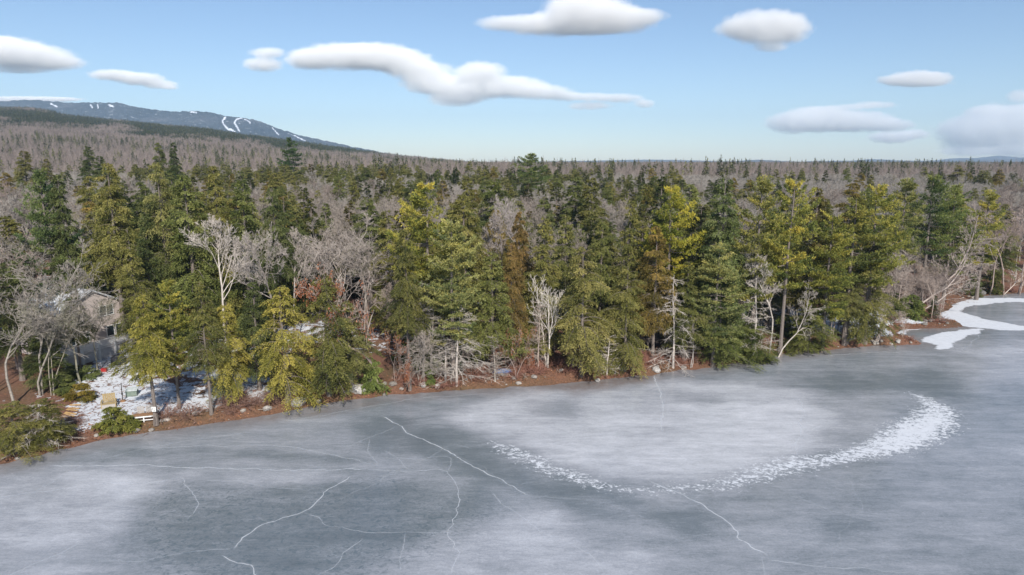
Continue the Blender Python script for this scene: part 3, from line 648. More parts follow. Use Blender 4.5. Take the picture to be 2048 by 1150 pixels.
# ------------------------------------------------------------------ clouds (real size and distance, cloud base near 1300 m)
def cloud_mat(blobs, size):              # soft edged droplets: density falls off from the heart of every billow
    m, t, n, l = newmat('cloud'); n.remove(n['Principled BSDF']); pv = n.new('ShaderNodeVolumePrincipled')
    pv.inputs['Color'].default_value = (1.0, 0.995, 0.99, 1); pv.inputs['Anisotropy'].default_value = -0.55
    co = n.new('ShaderNodeTexCoord').outputs['Object']; tot = None
    for c0, r0 in blobs:
        a = n.new('ShaderNodeVectorMath'); a.operation = 'SUBTRACT'; l.new(co, a.inputs[0]); a.inputs[1].default_value = tuple(c0)
        b_ = n.new('ShaderNodeVectorMath'); b_.operation = 'MULTIPLY'; l.new(a.outputs[0], b_.inputs[0]); b_.inputs[1].default_value = tuple(1/np.asarray(r0))
        d_ = n.new('ShaderNodeVectorMath'); d_.operation = 'DOT_PRODUCT'; l.new(b_.outputs[0], d_.inputs[0]); l.new(b_.outputs[0], d_.inputs[1])
        v_ = math_(n, l, 'SUBTRACT', 1.0, d_.outputs['Value'], True)
        tot = v_ if tot is None else math_(n, l, 'ADD', tot, v_)
    nz = noise_node(n, l, 0.9/size, 7, 0.72, co, 0.4)
    v_ = math_(n, l, 'SUBTRACT', math_(n, l, 'ADD', tot, math_(n, l, 'MULTIPLY', nz.outputs['Fac'], 2.0)), 1.08, True)
    l.new(math_(n, l, 'MULTIPLY', v_, 1.15/size), pv.inputs['Density']); l.new(pv.outputs[0], n['Material Output'].inputs['Volume']); return m
M['cloud'] = None
clouds = [
 ('broad bright cloud with a humped top at the upper edge above the trees', [(1000,46,42,13),(1060,48,60,17),(1120,44,70,22),(1180,30,80,32),(1160,8,60,22),(1240,36,70,24),(1290,32,42,13),(1180,52,80,14)]),
 ('rounded cloud with a small tail below it, second from the right along the top', [(1530,48,72,24),(1490,58,50,18),(1572,58,48,24),(1530,72,50,16),(1545,94,32,9)]),
 ('long chain of lens shaped clouds descending across the middle of the sky', [(535,106,32,10),(525,128,36,13),(615,118,42,18),(680,114,80,23),(750,112,70,24),(800,122,60,22),(715,98,45,10),(840,142,60,18),(860,165,55,20),(960,146,46,20),(930,176,75,24),(1020,172,70,20),(1080,184,60,14),(910,198,50,13),(1130,192,40,9),(1180,194,45,8),(1240,196,45,9),(1180,211,42,8),(1288,207,20,8)]),
 ('big soft cloud cut by the left edge of the sky', [(10,104,75,26),(60,112,70,22),(110,124,48,13),(0,86,45,12),(40,138,60,8)]),
 ('small slanting cloud just right of the big left edge cloud', [(225,150,42,10),(275,157,45,12),(315,168,34,8),(340,175,18,4)]),
 ('thin flat cloud resting on the mountain ridge at the left', [(40,199,110,6),(110,198,45,4)]),
 ('small oval cloud alone in the right of the sky', [(1790,160,34,9),(1835,156,50,14),(1870,156,38,12),(1835,166,60,8)]),
 ('long low cloud with a thin upper streak right of centre', [(1590,245,52,20),(1650,240,70,22),(1720,242,75,20),(1780,250,42,13),(1640,222,55,10),(1755,209,42,7),(1700,214,42,6)]),
 ('small patch of cloud hanging below the long low cloud', [(1785,274,44,12),(1830,268,30,9)]),
 ('large piled cloud against the right edge near the horizon', [(1940,260,60,26),(2000,245,65,34),(2060,250,60,40),(1970,225,36,14),(2040,192,20,12),(2000,285,90,22),(1940,303,60,11),(2060,300,80,16)]),
]
ang = None
def ico_arrays():
    import bmesh
    bm = bmesh.new(); bmesh.ops.create_icosphere(bm, subdivisions=4, radius=1.0)
    V = np.array([v.co[:] for v in bm.verts]); Q = np.array([[v.index for v in f.verts]+[f.verts[2].index] for f in bm.faces]); bm.free(); return V, Q
IV, IQ = ico_arrays()
for ci, (lab, bl) in enumerate(clouds):
    b = MB(); pyb = max(p[1]+p[3] for p in bl); el = max(322-pyb, 30)/1365; Dc = float(np.clip(1300/el, 9500, 45000)); BL = []
    for k, (px, py, rx, ry) in enumerate(bl):
        c0 = atY(px, py, Dc) + np.array([0, (k % 3)*rx*Dc/F*0.12, 0]); r0 = np.array([rx*1.22, min(rx, ry*2.2), ry*1.2])*Dc/F
        BL.append((c0, r0)); r = 1 + 0.08*(fbm(IV[:, 0]*2.2+k*3+ci, IV[:, 2]*2.2+IV[:, 1]*2, 60+ci, 4)-0.5)
        b.add(IV*r[:, None]*r0*1.04 + c0, IQ)
    org = BL[0][0]; b.v = [v_-org for v_ in b.v]; size = float(np.median([q[3] for q in bl]))*Dc/F
    cm = cloud_mat([(c-org, r) for c, r in BL], size)
    raw = bpy.data.objects.new('cloud_raw', b.mesh('cloud_raw', cm)); S.collection.objects.link(raw)
    sz_ = max(raw.dimensions); md = raw.modifiers.new('r', 'REMESH'); md.mode = 'VOXEL'; md.voxel_size = min(sz_/120, min(q[3] for q in bl)*Dc/F*0.4)
    dg = bpy.context.evaluated_depsgraph_get(); me = bpy.data.meshes.new_from_object(raw.evaluated_get(dg)); me.name = 'cloud'
    me.materials.clear(); me.materials.append(cm); bpy.data.objects.remove(raw)
    o = link('cloud', me, loc=org); tag(o, lab, 'cloud')

# ------------------------------------------------------------------ haze
hb = MB(); box(hb, (0, 3000, 272), (18000, 10800, 592), 0)
m, t, n, l = newmat('haze'); n.remove(n['Principled BSDF']); pv = n.new('ShaderNodeVolumePrincipled')
pv.inputs['Color'].default_value = (0.56, 0.77, 1.0, 1); pv.inputs['Density'].default_value = 0.85e-4; pv.inputs['Anisotropy'].default_value = 0.0
l.new(pv.outputs[0], n['Material Output'].inputs['Volume'])
tag(link('haze', hb.mesh('haze', m)), kind='stuff', label='pale blue haze in the distance')

# ------------------------------------------------------------------ distant woods (instanced: nobody could count them)
def instancer(name, pts, rot, scl, idx, protos, label, cat, cols=None):
    coll = bpy.data.collections.new(name+'_kinds')
    for k, pn in enumerate(protos):
        f2, mats = PROTO[pn]['full']
        if 'fullmesh' not in PROTO[pn]: PROTO[pn]['fullmesh'] = f2.mesh(pn+'_whole', mats)
        o = bpy.data.objects.new('%s_%02d' % (name, k), PROTO[pn]['fullmesh']); coll.objects.link(o)
        if cols: o.color = (*cols[k], 1)
    me = bpy.data.meshes.new(name); n = len(pts); me.vertices.add(n); me.vertices.foreach_set('co', np.asarray(pts, np.float32).ravel())
    for nm, v, ty in (('r', rot, 'FLOAT'), ('i', idx, 'INT')):
        a = me.attributes.new(nm, ty, 'POINT'); a.data.foreach_set('value', np.asarray(v, np.float32 if ty == 'FLOAT' else np.int32))
    a = me.attributes.new('s', 'FLOAT_VECTOR', 'POINT'); a.data.foreach_set('vector', np.asarray(scl, np.float32).ravel())
    o = link(name, me); tag(o, label, cat, kind='stuff')
    g = bpy.data.node_groups.new(name, 'GeometryNodeTree')
    g.interface.new_socket('Geometry', in_out='INPUT', socket_type='NodeSocketGeometry'); g.interface.new_socket('Geometry', in_out='OUTPUT', socket_type='NodeSocketGeometry')
    N = g.nodes; L = g.links; gi = N.new('NodeGroupInput'); go = N.new('NodeGroupOutput')
    ci = N.new('GeometryNodeCollectionInfo'); ci.inputs['Collection'].default_value = coll; ci.inputs['Separate Children'].default_value = True; ci.inputs['Reset Children'].default_value = True
    ip = N.new('GeometryNodeInstanceOnPoints'); ip.inputs['Pick Instance'].default_value = True
    def na(nm, ty):
        x = N.new('GeometryNodeInputNamedAttribute'); x.data_type = ty; x.inputs['Name'].default_value = nm; return x.outputs[0]
    cx = N.new('ShaderNodeCombineXYZ'); L.new(na('r', 'FLOAT'), cx.inputs[2])
    L.new(gi.outputs[0], ip.inputs['Points']); L.new(ci.outputs[0], ip.inputs['Instance']); L.new(na('i', 'INT'), ip.inputs['Instance Index'])
    L.new(cx.outputs[0], ip.inputs['Rotation']); L.new(na('s', 'FLOAT_VECTOR'), ip.inputs['Scale']); L.new(ip.outputs[0], go.inputs[0])
    md = o.modifiers.new('trees', 'NODES'); md.node_group = g; return o
def tree(pn, loc, rot, sxy, sz, label, cat='tree', group=None, col=(1, 1, 1), tcol=(1, 1, 1), name=None):
    p = PROTO[pn]; e = bpy.data.objects.new(name or 'tree', None); S.collection.objects.link(e); e.empty_display_size = 0.5
    e.location = loc; e.rotation_euler = (0, 0, rot); e.scale = (sxy, sxy, sz); tag(e, label, cat, group)
    link('trunk', p['trunk'], e, color=tcol); link('crown', p['crown'], e, color=col); return e

def low_conifer(seed, H=16, R=3, n=420, big=1.0, shape=1.0):
    rng = np.random.default_rng(seed); cr = MB(); tr = MB(); tubes(tr, [[0, 0, -1]], [[0, 0, H]], 0.2, 0.03, 4)
    z = 1-np.sqrt(rng.uniform(0, 1, n))*0.93; a = rng.uniform(0, 2*pi, n); r = R*(1-z)**shape*rng.uniform(0.4, 1.08, n)*(1+0.35*(vnoise(a*1.3, z*7, seed)-0.5))
    P = np.stack([r*np.cos(a), r*np.sin(a), z*H], 1); hd = np.stack([np.cos(a), np.sin(a), -0.25+0*a], 1)
    kites(cr, P-hd*0.3, hd+rng.normal(0, 0.45, (n, 3)), rng.normal(0, 0.6, (n, 3))+[0, 0, 1], rng.uniform(0.8, 1.6, n)*big, rng.uniform(0.35, 0.7, n)*big, np.clip(rng.normal(0.4, 0.18, n), 0, 1))
    kites(cr, [[0, 0, H*0.93]]*3, [[0, 0, 1]]*3, rng.normal(0, 1, (3, 3)), 1.5, 0.5, 0.5)
    return tr, cr
def low_bare(seed, H=14, n=9, sub=9, tw=0.05):
    rng = np.random.default_rng(seed); cr = MB(); tr = MB(); tubes(tr, [[0, 0, -1]], [[0, 0, H*0.4]], 0.12, 0.09, 4)
    for i in range(n):
        a = rng.uniform(0, 2*pi); b = np.array([0, 0, H*rng.uniform(0.3, 0.5)]); d = norm(np.array([cos(a)*0.85, sin(a)*0.85, 1.0])*[1, 1, rng.uniform(.7, 1.5)]); p = b; pts = [b]
        L = H*rng.uniform(0.42, 0.6)
        for k in range(4): d = norm(d+rng.normal(0, 0.13, 3)+[0, 0, 0.05]); p = p+d*L/4; pts.append(p)
        pts = np.array(pts); rr = np.linspace(tw*1.7, tw*0.6, 5); tubes(cr, pts[:-1], pts[1:], rr[:-1], rr[1:], 3)
        f = rng.uniform(0.2, 1, sub)*4; ii = np.minimum(f.astype(int), 3); q = pts[ii]+(pts[ii+1]-pts[ii])*(f-ii)[:, None]
        D = norm(d+rng.normal(0, 0.5, (sub, 3))+[0, 0, 0.1]); e = q+D*(L*0.35*rng.uniform(0.5, 1.1, sub))[:, None]; tubes(cr, q, e, tw*0.8, tw*0.35, 3)
        q2 = (q+e)/2; D2 = norm(D+rng.normal(0, 0.6, (sub, 3))); tubes(cr, q2, q2+D2*L*0.15, tw*0.6, tw*0.3, 3)
    return tr, cr
def cluster(makers, n, w, seed):
    rng = np.random.default_rng(seed); TR = MB(); CR = MB()
    for i in range(n):
        tr, cr, H = makers[i % len(makers)]; s = rng.uniform(0.75, 1.15); a = rng.uniform(0, 2*pi); o = [rng.uniform(-w, w), rng.uniform(-w, w), -1.0]
        Rm = np.array([[cos(a), sin(a), 0], [-sin(a), cos(a), 0], [0, 0, 1]])*s
        for src, dst in ((tr, TR), (cr, CR)):
            V, Q, T, Mi = src.arrays(); dst.add(V@Rm+o, Q, T, 0); dst.m[-1] = Mi
    return TR, CR
TF = M['twig_far']
for i in range(3): reg('lowfir%d' % i, low_conifer(200+i, 16, 2.9, 700, 0.75, 0.85), [B_], [M['spruce'] if i else M['hemlock']])
for i in range(3): reg('lowbare%d' % i, low_bare(210+i), [TF], [TF])
mk_b = [(*low_bare(220+i, n=7, sub=6, tw=0.10), 14) for i in range(4)]
mk_c = [(*low_conifer(230+i, 14, 3.6, 150, 1.5, 0.75), 14) for i in range(3)]
for i in range(3): reg('woodbare%d' % i, cluster(mk_b, 30, 20, 240+i), [TF], [TF])
for i in range(2): reg('woodfir%d' % i, cluster(mk_c, 24, 20, 250+i), [B_], [M['spruce']])

def jgrid(x0, x1, y0, y1, c, seed):
    rng = np.random.default_rng(seed); gx, gy = np.meshgrid(np.arange(x0, x1, c), np.arange(y0, y1, c))
    return (gx+rng.uniform(-.48, .48, gx.shape)*c).ravel(), (gy+rng.uniform(-.48, .48, gx.shape)*c).ravel(), rng
def pxof(x, y): return 1024 + F*1.0*x/(y*1.017)
LIM = 0.90
# belt 330-950 m
x, y, rng = jgrid(-880, 880, 330, 950, 7.5, 300); k = (np.abs(x/y) < LIM) & (sdist(x, y) > 8); x, y = x[k], y[k]; z = terrain(x, y)
pc = sstep(0.54, 0.68, fbm(x*0.012, y*0.02, 55, 3))*0.45 + 0.10; isc = rng.random(len(x)) < pc
n = len(x); sc = rng.uniform(0.8, 1.2, n); s3 = np.stack([sc, sc, sc*rng.uniform(0.9, 1.15, n)], 1)
instancer('woodland', np.stack([x, y, z-0.3], 1), rng.uniform(0, 6.28, n), s3, np.where(isc, rng.integers(0, 3, n), 3+rng.integers(0, 3, n)), ['lowfir0', 'lowfir1', 'lowfir2', 'lowbare0', 'lowbare1', 'lowbare2'], 'bare grey woodland with scattered dark firs reaching to the horizon', 'forest')
# belt 950-3600 m, whole groves
x, y, rng = jgrid(-3400, 3400, 950, 3300, 31, 301); k = (np.abs(x/y) < LIM); x, y = x[k], y[k]; z = terrain(x, y)
q = x/y; band = 0.85*sstep(1000, 1350, y)*sstep(2500, 2200, y)*sstep(0.0, -0.10, q)
pc = np.clip(0.28*sstep(1300, 2000, y)*(q > 0) + 0.12*(q < 0) + sstep(0.53, 0.66, fbm(x*0.004, y*0.004, 56, 4))*0.5 + band*sstep(0.40, 0.58, fbm(x*0.004+9, y*0.003, 57, 4) + 0.12*sstep(-0.6, -0.3, q)), 0, 0.95) + 0.04; isc = rng.random(len(x)) < pc
n = len(x); sc = rng.uniform(0.85, 1.15, n); s3 = np.stack([sc, sc, sc], 1)
instancer('hillside_woods', np.stack([x, y, z-0.5], 1), rng.uniform(0, 6.28, n), s3, np.where(isc, rng.integers(0, 2, n), 2+rng.integers(0, 3, n)), ['woodfir0', 'woodfir1', 'woodbare0', 'woodbare1', 'woodbare2'], 'mauve leafless woods with dark fir bands covering the hillside', 'forest', [(0.55,0.65,0.75)]*2 + [(0.92,0.76,0.70)]*3)

# ------------------------------------------------------------------ the trees one can tell apart: (kind, px, base py, top py, half width px, crown tint, label[, rotation])
Yl = (1.55, 1.40, 0.95); Yb = (1.6, 1.42, 0.9); Ru = (1.28, 0.88, 0.85); Rd = (1.1, 0.75, 0.72); Dk = (0.62, 0.72, 0.75); Gr = (0.85, 1.0, 1.05); Pl = (1.35, 1.32, 1.5); Ol = (1.08, 1.03, 0.9)
Wt = (1.45, 1.42, 1.42); Gy = (0.9, 0.88, 0.86); Pk = (1.0, 0.86, 0.84)
hero = [
 ('shaggy0', 28, 905, 800, 62, Ol, 'low bushy evergreen overhanging the ice in the left corner', 0.3),
 ('shaggy1', 92, 893, 792, 50, Ol, 'low bushy evergreen beside the snowy yard, behind a grey dead snag', 1.3),
 ('snag0', 84, 893, 800, 60, Wt, 'whitish dead branching snag in front of the low evergreens at left', 0),
 ('bare0', 14, 812, 585, 75, Gy, 'tall bare tree with a pale trunk at the very left edge', 0),
 ('bare1', 62, 790, 478, 85, Gy, 'many stemmed bare tree left of the house, tallest of the bare trees there', 1),
 ('bare2', 150, 765, 572, 66, (0.82,0.85,0.72), 'bare tree with fine greenish grey twigs in front of the left half of the house', 2),
 ('bare1', 20, 740, 455, 80, Pk, 'bare tree behind the tall one at the left edge', 3.4),
 ('hemlock2', 30, 760, 520, 60, Dk, 'dark evergreen behind the bare trees at the left edge', 4),
 ('hemlock3', 98, 778, 650, 42, Dk, 'dark evergreen left of the snowy yard below the house', 4),
 ('hemlock3', 20, 680, 428, 62, Ol, 'yellow green conifer at the left edge below a tall pine', 4),
 ('pine2', 100, 690, 328, 52, Gr, 'tall blue green pine with drooping plates near the left edge', 0),
 ('hemlock1', 135, 690, 345, 45, Dk, 'dark conifer touching the right side of the tall left pine', 1),
 ('hemlock4', 232, 690, 322, 58, Ol, 'big olive hemlock with a pointed top behind the house', 2),
 ('hemlock1', 195, 640, 420, 50, (1,1,1), 'hemlock filling the gap left of the big olive one behind the house', 5),
 ('hemlock0', 272, 740, 450, 42, Ol, 'slim hemlock spire in front of the dense dark stand', 3),
 ('hemlock2', 330, 690, 322, 50, (1,1,1), 'hemlock with rounded crown, first in the dense stand right of the house', 1),
 ('hemlock3', 385, 700, 345, 55, (0.9,1,0.9), 'dense green hemlock, second in the stand right of the house', 2),
 ('hemlock1', 440, 690, 328, 48, Ol, 'yellowish topped hemlock, third in the stand right of the house', 3),
 ('hemlock0', 495, 690, 352, 48, (0.9,1,0.9), 'green hemlock, fourth in the stand right of the house', 4),
 ('hemlock4', 555, 690, 372, 42, Dk, 'dull dark hemlock, last in the stand right of the house', 5),
 ('hemlock0', 300, 700, 420, 45, Dk, 'dark hemlock between the slim spire and the rounded one', 1),
 ('hemlock2', 360, 690, 470, 50, Dk, 'dark low crowned hemlock under the dense stand', 2),
 ('hemlock4', 300, 852, 586, 56, Yl, 'yellow green hemlock with a stout grey trunk carrying a round white sign', 0.5),
 ('pine0', 347, 818, 552, 40, Yl, 'slender pine with a thin bare trunk right of the signed hemlock', 0),
 ('hemlock4', 412, 828, 560, 42, Ol, 'leaning trunked hemlock with a rusty top right of the slender pine', 1),
 ('hemlock3', 398, 700, 540, 26, Ru, 'small rust coloured conifer top above the leaning trunked hemlock', 1),
 ('shaggy1', 458, 800, 600, 50, Yl, 'bushy yellow green hemlock standing on brown litter and snow', 2),
 ('bare0', 448, 720, 428, 72, Wt, 'tall pale bare tree with a fan of upright branches against dark hemlocks', 0.5),
 ('bare2', 545, 720, 430, 66, (1.1,1.05,1.05), 'bare tree with a dense twiggy crown right of the tall pale one', 2),
 ('bare1', 640, 690, 425, 90, (1.05,1.0,1.0), 'wide bare tree above two bright shoreline hemlocks', 1),
 ('bare3', 728, 690, 462, 72, (1.05,1.0,1.0), 'wide bare tree with arching boughs left of the yellow pine', 2),
 ('shaggy0', 568, 802, 568, 64, Yl, 'bright yellow green hemlock at the water edge, left of a twin', 0),
 ('shaggy1', 652, 792, 545, 74, Ol, 'broad green hemlock reaching down to the ice, right of a twin', 2.2),
 ('hemlock2', 700, 780, 600, 50, (1,1,1), 'darker hemlock tucked behind the broad shoreline one', 1),
 ('hemlock1', 512, 780, 560, 45, Dk, 'dark hemlock behind the gap left of the bright shoreline pair', 4),
 ('oak0', 752, 775, 515, 70, Pk, 'twisted bare oak with scattered pinkish brown leaves', 1),
 ('oak1', 790, 770, 650, 46, Pk, 'small oak with orange brown leaves near the shore boulders', 1),
 ('bush0', 742, 778, 712, 30, (0.8,1,0.8), 'round green bush on a short stump beside the shore boulders', 1),
 ('hemlock4', 815, 782, 455, 44, (0.95,0.9,0.82), 'tall brownish hemlock with a blue and white marker on its trunk', 0),
 ('snag0', 845, 765, 560, 50, Gy, 'twiggy grey dead tree right of the trunk with the marker', 0),
 ('snag1', 862, 762, 610, 44, Gy, 'smaller twiggy dead tree between two others near the shore', 0),
 ('pine1', 855, 730, 358, 66, Yb, 'tall yellow pine with separate flat branches left of centre', 0.4),
 ('pine2', 905, 760, 430, 66, Pl, 'pale green pine with soft layered boughs right of the yellow pine', 2),
 ('hemlock3', 930, 690, 385, 50, Ol, 'pointed yellow olive conifer behind the pale green pine', 2),
 ('hemlock1', 985, 745, 500, 58, (0.95,1,0.9), 'green hemlock low in the middle of the shore', 2),
 ('snag0', 912, 772, 600, 58, Wt, 'grey dead spruce with long drooping limbs at the shore edge', 1),
 ('snag1', 890, 765, 640, 36, Wt, 'thin dead spruce just left of the one with drooping limbs', 1),
 ('bush1', 860, 768, 735, 14, (0.8,1,0.8), 'tiny green sapling on a bare stem among red litter', 2),
 ('hemlock2', 1022, 735, 488, 32, Ru, 'rust tipped conifer with an orange top in the middle of the shore', 0),
 ('hemlock4', 1040, 680, 420, 34, Rd, 'thin dark rusty conifer top behind the orange tipped one', 0),
 ('hemlock0', 1085, 720, 430, 46, Ol, 'yellow olive hemlock left of the white birch', 1),
 ('hemlock1', 1130, 700, 425, 46, (1,1,0.9), 'dense olive hemlock behind the white birch', 2),
 ('birch0', 1097, 735, 545, 40, (2.0,2.0,2.0), 'white stemmed bare birch with a fan crown near the middle', 0.3),
 ('oak1', 1030, 762, 650, 52, Pk, 'sapling clump with orange leaves left of the white birch', 2),
 ('snag1', 990, 765, 668, 30, (1.2,1.15,1.1), 'slim leaning bare sapling in brush at mid shore', 2),
 ('shaggy1', 1165, 752, 488, 66, (1.25,1.15,1.1), 'shaggy pale olive hemlock with drooping boughs right of the white birch', 0),
 ('shaggy0', 1252, 742, 530, 52, Ol, 'shaggy hemlock left of the bent white birch', 2),
 ('hemlock4', 1200, 690, 440, 45, (0.95,1,0.9), 'green hemlock top between the two shaggy ones', 2),
 ('hemlock0', 1255, 700, 395, 40, Ol, 'tall pointed olive hemlock left of the brilliant yellow pine', 1),
 ('hemlock2', 1310, 720, 450, 44, (1.15,0.85,0.7), 'brownish conifer below the brilliant yellow pine', 1),
 ('snag1', 1215, 752, 668, 28, (1.8,1.75,1.75), 'broken white snag with claw like limbs at the shore', 0),
 ('pine1', 1338, 700, 366, 58, (1.75, 1.55, 0.75), 'brilliant yellow pine standing out right of centre', 2),
 ('hemlock1', 1372, 722, 520, 46, (1,1,0.9), 'olive hemlock behind the bent white birch', 3),
 ('snag0', 1350, 738, 552, 52, Wt, 'grey dead spruce behind the bent white birch', 2),
 ('hemlock3', 1442, 710, 352, 50, Gr, 'tall deep green conifer right of the brilliant yellow pine', 1),
 ('pine2', 1432, 735, 480, 62, Pl, 'soft grey green pine low at the shore', 1),
 ('shaggy0', 1440, 731, 600, 62, (0.9,1,0.9), 'wide low hemlock spilling over the ice right of the bent birch', 4),
 ('pine0', 1512, 715, 345, 56, Ol, 'tall pine, leftmost of the big pines at right', 1),
 ('pine1', 1572, 712, 352, 60, Yl, 'tall yellow topped pine, second of the big pines at right', 3),
 ('hemlock2', 1625, 690, 372, 44, (0.8,0.7,0.6), 'dull brownish conifer behind the big pines at right', 1),
 ('pine2', 1655, 705, 420, 54, Yl, 'yellow green pine, third of the big pines at right', 2),
 ('snag1', 1512, 725, 520, 40, Wt, 'thin white stemmed dead tree among the big pines', 1),
 ('bare0', 1545, 722, 500, 46, Wt, 'white stemmed bare birch under the big pines', 1),
 ('lean0', 1556, 715, 560, 40, Wt, 'leaning white birch in front of the big pines', 0.2),
 ('shaggy1', 1500, 722, 640, 56, (0.8,0.9,0.75), 'low hemlock hugging the bank left of the yellow green shore hemlock', 4),
 ('shaggy0', 1618, 705, 610, 56, (1,1.05,0.9), 'low yellow green hemlock at the water edge below the big pines', 1),
 ('pine3', 1700, 692, 392, 56, Ol, 'tall pine whose trunk shows above the snowy shore, fourth of the big pines', 3),
 ('pine1', 1745, 690, 362, 56, Yl, 'tall pine with a broad yellow green head, fifth of the big pines', 5),
 ('shaggy1', 1735, 688, 480, 58, Ol, 'dense hemlock on the point beside the snow', 3),
 ('hemlock4', 1700, 690, 540, 40, (1,1,1), 'hemlock between the snowy point and the big pines', 3),
 ('pine0', 1800, 612, 352, 48, (1,1,1), 'dark green pine behind the snowy point', 1),
 ('pine1', 1855, 608, 345, 52, (0.9,1.0,0.9), 'widest dark green pine behind the bare thicket at right', 2),
 ('pine2', 1900, 602, 362, 46, (0.9,1.0,0.9), 'dark green pine with a long low skirt behind the bare thicket', 3),
 ('pine0', 1966, 600, 376, 38, Yl, 'lone yellow green pine near the right edge', 1),
 ('bare3', 838, 772, 640, 40, (1.2,1.12,1.08), 'thin bare clump between the marked trunk and the grey dead spruces', 1),
 ('bare2', 800, 705, 540, 48, (0.95,0.85,0.82), 'brown twigged bare tree behind the marked trunk', 2),
 ('bare1', 690, 640, 430, 60, (1.1,1.05,1.05), 'bare tree with crossing pale boughs just left of the arching one', 3),
 ('bare0', 590, 700, 455, 52, (1.1,1.05,1.05), 'slim bare tree between the twiggy one and the wide one', 4),
 ('bare2', 1000, 640, 395, 44, (1.1,1.05,1.1), 'pale bare tree rising between conifers right of the yellow pine', 2),
 ('bare0', 1042, 610, 385, 40, (1.15,1.1,1.15), 'pale round headed bare tree behind the rusty conifer top', 1),
 ('bare3', 1385, 735, 620, 44, (1.3,1.25,1.25), 'low spreading bare thicket tree under the bent white birch', 2),
 ('bare1', 175, 620, 400, 44, (0.85,0.78,0.74), 'bare tree between the tall left pine and the big olive hemlock', 2),
 ('bare3', 95, 790, 600, 50, (0.9,0.88,0.8), 'tangled bare tree close to the left side of the yard', 2),
 ('hemlock4', 152, 748, 566, 34, (0.85,0.9,0.75), 'greyish hemlock with a bare lower trunk screening the left half of the house', 2),
 ('bare0', 186, 742, 590, 36, (0.78,0.8,0.66), 'fine twigged greenish bare tree in front of the house windows', 3),
 ('lean0', 1832, 622, 470, 64, (1.25,1.15,1.15), 'bare tree leaning right over the cove behind the snow spit', 0.1),
 ('lean1', 1838, 624, 560, 60, (1.35,1.3,1.3), 'pale bare trunk bowed low over the cove', 0.0),
 ('lean0', 1855, 616, 400, 64, (1.1,1.0,1.0), 'tallest leaning bare tree behind the cove', 0.3),
 ('bare3', 1790, 622, 490, 40, (1.2,1.12,1.1), 'upright bare clump left of the leaning trees', 0.3),
 ('bare0', 1815, 612, 480, 34, (1.2,1.12,1.1), 'slim upright bare tree among the leaning ones', 0.3),
 ('bush0', 1945, 588, 545, 22, (0.5,0.6,0.55), 'dark green bushy fir on the far bank of the cove', 0.3),
 ('bush1', 1985, 586, 535, 24, (0.6,0.62,0.5), 'brownish green bushy fir on the far bank near the right edge', 0.3),
 ('lean1', 2008, 588, 540, 26, (1.8,1.75,1.7), 'fallen pale birch leaning out from the far bank at right', 0.0),
 ('bare2', 2020, 590, 400, 46, Pk, 'tall bare tree on the far bank at the right edge', 0.3),
 ('bare0', 1990, 590, 430, 40, Pk, 'bare tree on the far bank left of the one at the right edge', 2),
 ('bare1', 2050, 588, 385, 50, Pk, 'bare tree cut by the right edge above the far bank', 1),
 ('pine3', 584, 420, 273, 24, (0.55,0.8,0.8), 'lone dark pine rising above the skyline below the ski trails', 1),
 ('pine1', 1064, 430, 304, 36, (0.8,0.95,0.9), 'tall pine rising above the skyline near the middle', 1),
 ('hemlock0', 172, 420, 290, 26, (0.5,0.62,0.6), 'dark fir among pale bare woods at upper left', 1),
 ('hemlock3', 198, 420, 310, 20, (0.5,0.62,0.6), 'smaller dark fir right of the dark one at upper left', 1),
 ('hemlock2', 316, 410, 284, 22, (0.7,0.8,0.7), 'pointed fir left of a darker fir on the skyline', 1),
 ('hemlock1', 346, 410, 283, 22, (0.42,0.55,0.55), 'blackish fir on the skyline right of a lighter one', 1),
 ('hemlock3', 46, 430, 300, 26, (0.9,0.85,0.8), 'olive fir among bare woods near the left edge', 1),
 ('hemlock1', 92, 430, 316, 22, (0.9,0.85,0.8), 'short olive fir between two dark ones at upper left', 1),
 ('bare1', -30, 700, 400, 90, Gy, 'bare tree half outside the left edge', 1),
 ('bare3', -60, 800, 470, 90, Gy, 'bare tree just past the left edge', 1),
 ('bare2', 60, 520, 345, 60, Pk, 'pale bare tree behind the tall left pine', 1),
 ('bare0', 1740, 622, 470, 34, (1.2,1.12,1.1), 'bare tree behind the dense hemlock on the point', 2),
]
hero_xy = []
for h in hero:
    pn, px, pb, pt, hw, col, lab = h[:7]; rot = h[7] if len(h) > 7 else 0
    g = ground_at(px, pb)
    if pb < 500:                          # far ones: choose the depth, then stand it on the terrain
        Y0 = {273: 300, 304: 235}.get(pt, 225 if pt > 280 else 225); p = atY(px, pt, Y0); g = np.array([p[0], Y0, float(terrain(p[0], Y0))])
    p = atY(px, pt, g[1]); H = p[2]-g[2]; pr = PROTO[pn]
    sxy = hw*g[1]/F/max(pr['R'], .5); sz = H/pr['H']
    bare_ = pn[:4] in ('bare', 'snag', 'lean', 'birc') or pn.startswith('oak')
    tcol = col if bare_ else (1, 1, 1)
    nm = {'hem': 'hemlock_tree', 'sha': 'hemlock_tree', 'spr': 'fir_tree', 'pin': 'pine_tree', 'bar': 'bare_tree', 'bir': 'birch_tree', 'oak': 'oak_tree', 'sna': 'dead_tree', 'lea': 'leaning_tree', 'bus': 'evergreen_bush'}[pn[:3]]
    x = p[0]*0.5 + g[0]*0.5 if pn[:4] not in ('lean',) else g[0]
    tree(pn, (x, g[1], g[2]-0.15), rot if pn[:4] == 'lean' else rot*1.7, sxy, sz, lab, 'bush' if pn.startswith('bush') else 'tree', None, col, tcol, nm)
    hero_xy.append((x, g[1], H))

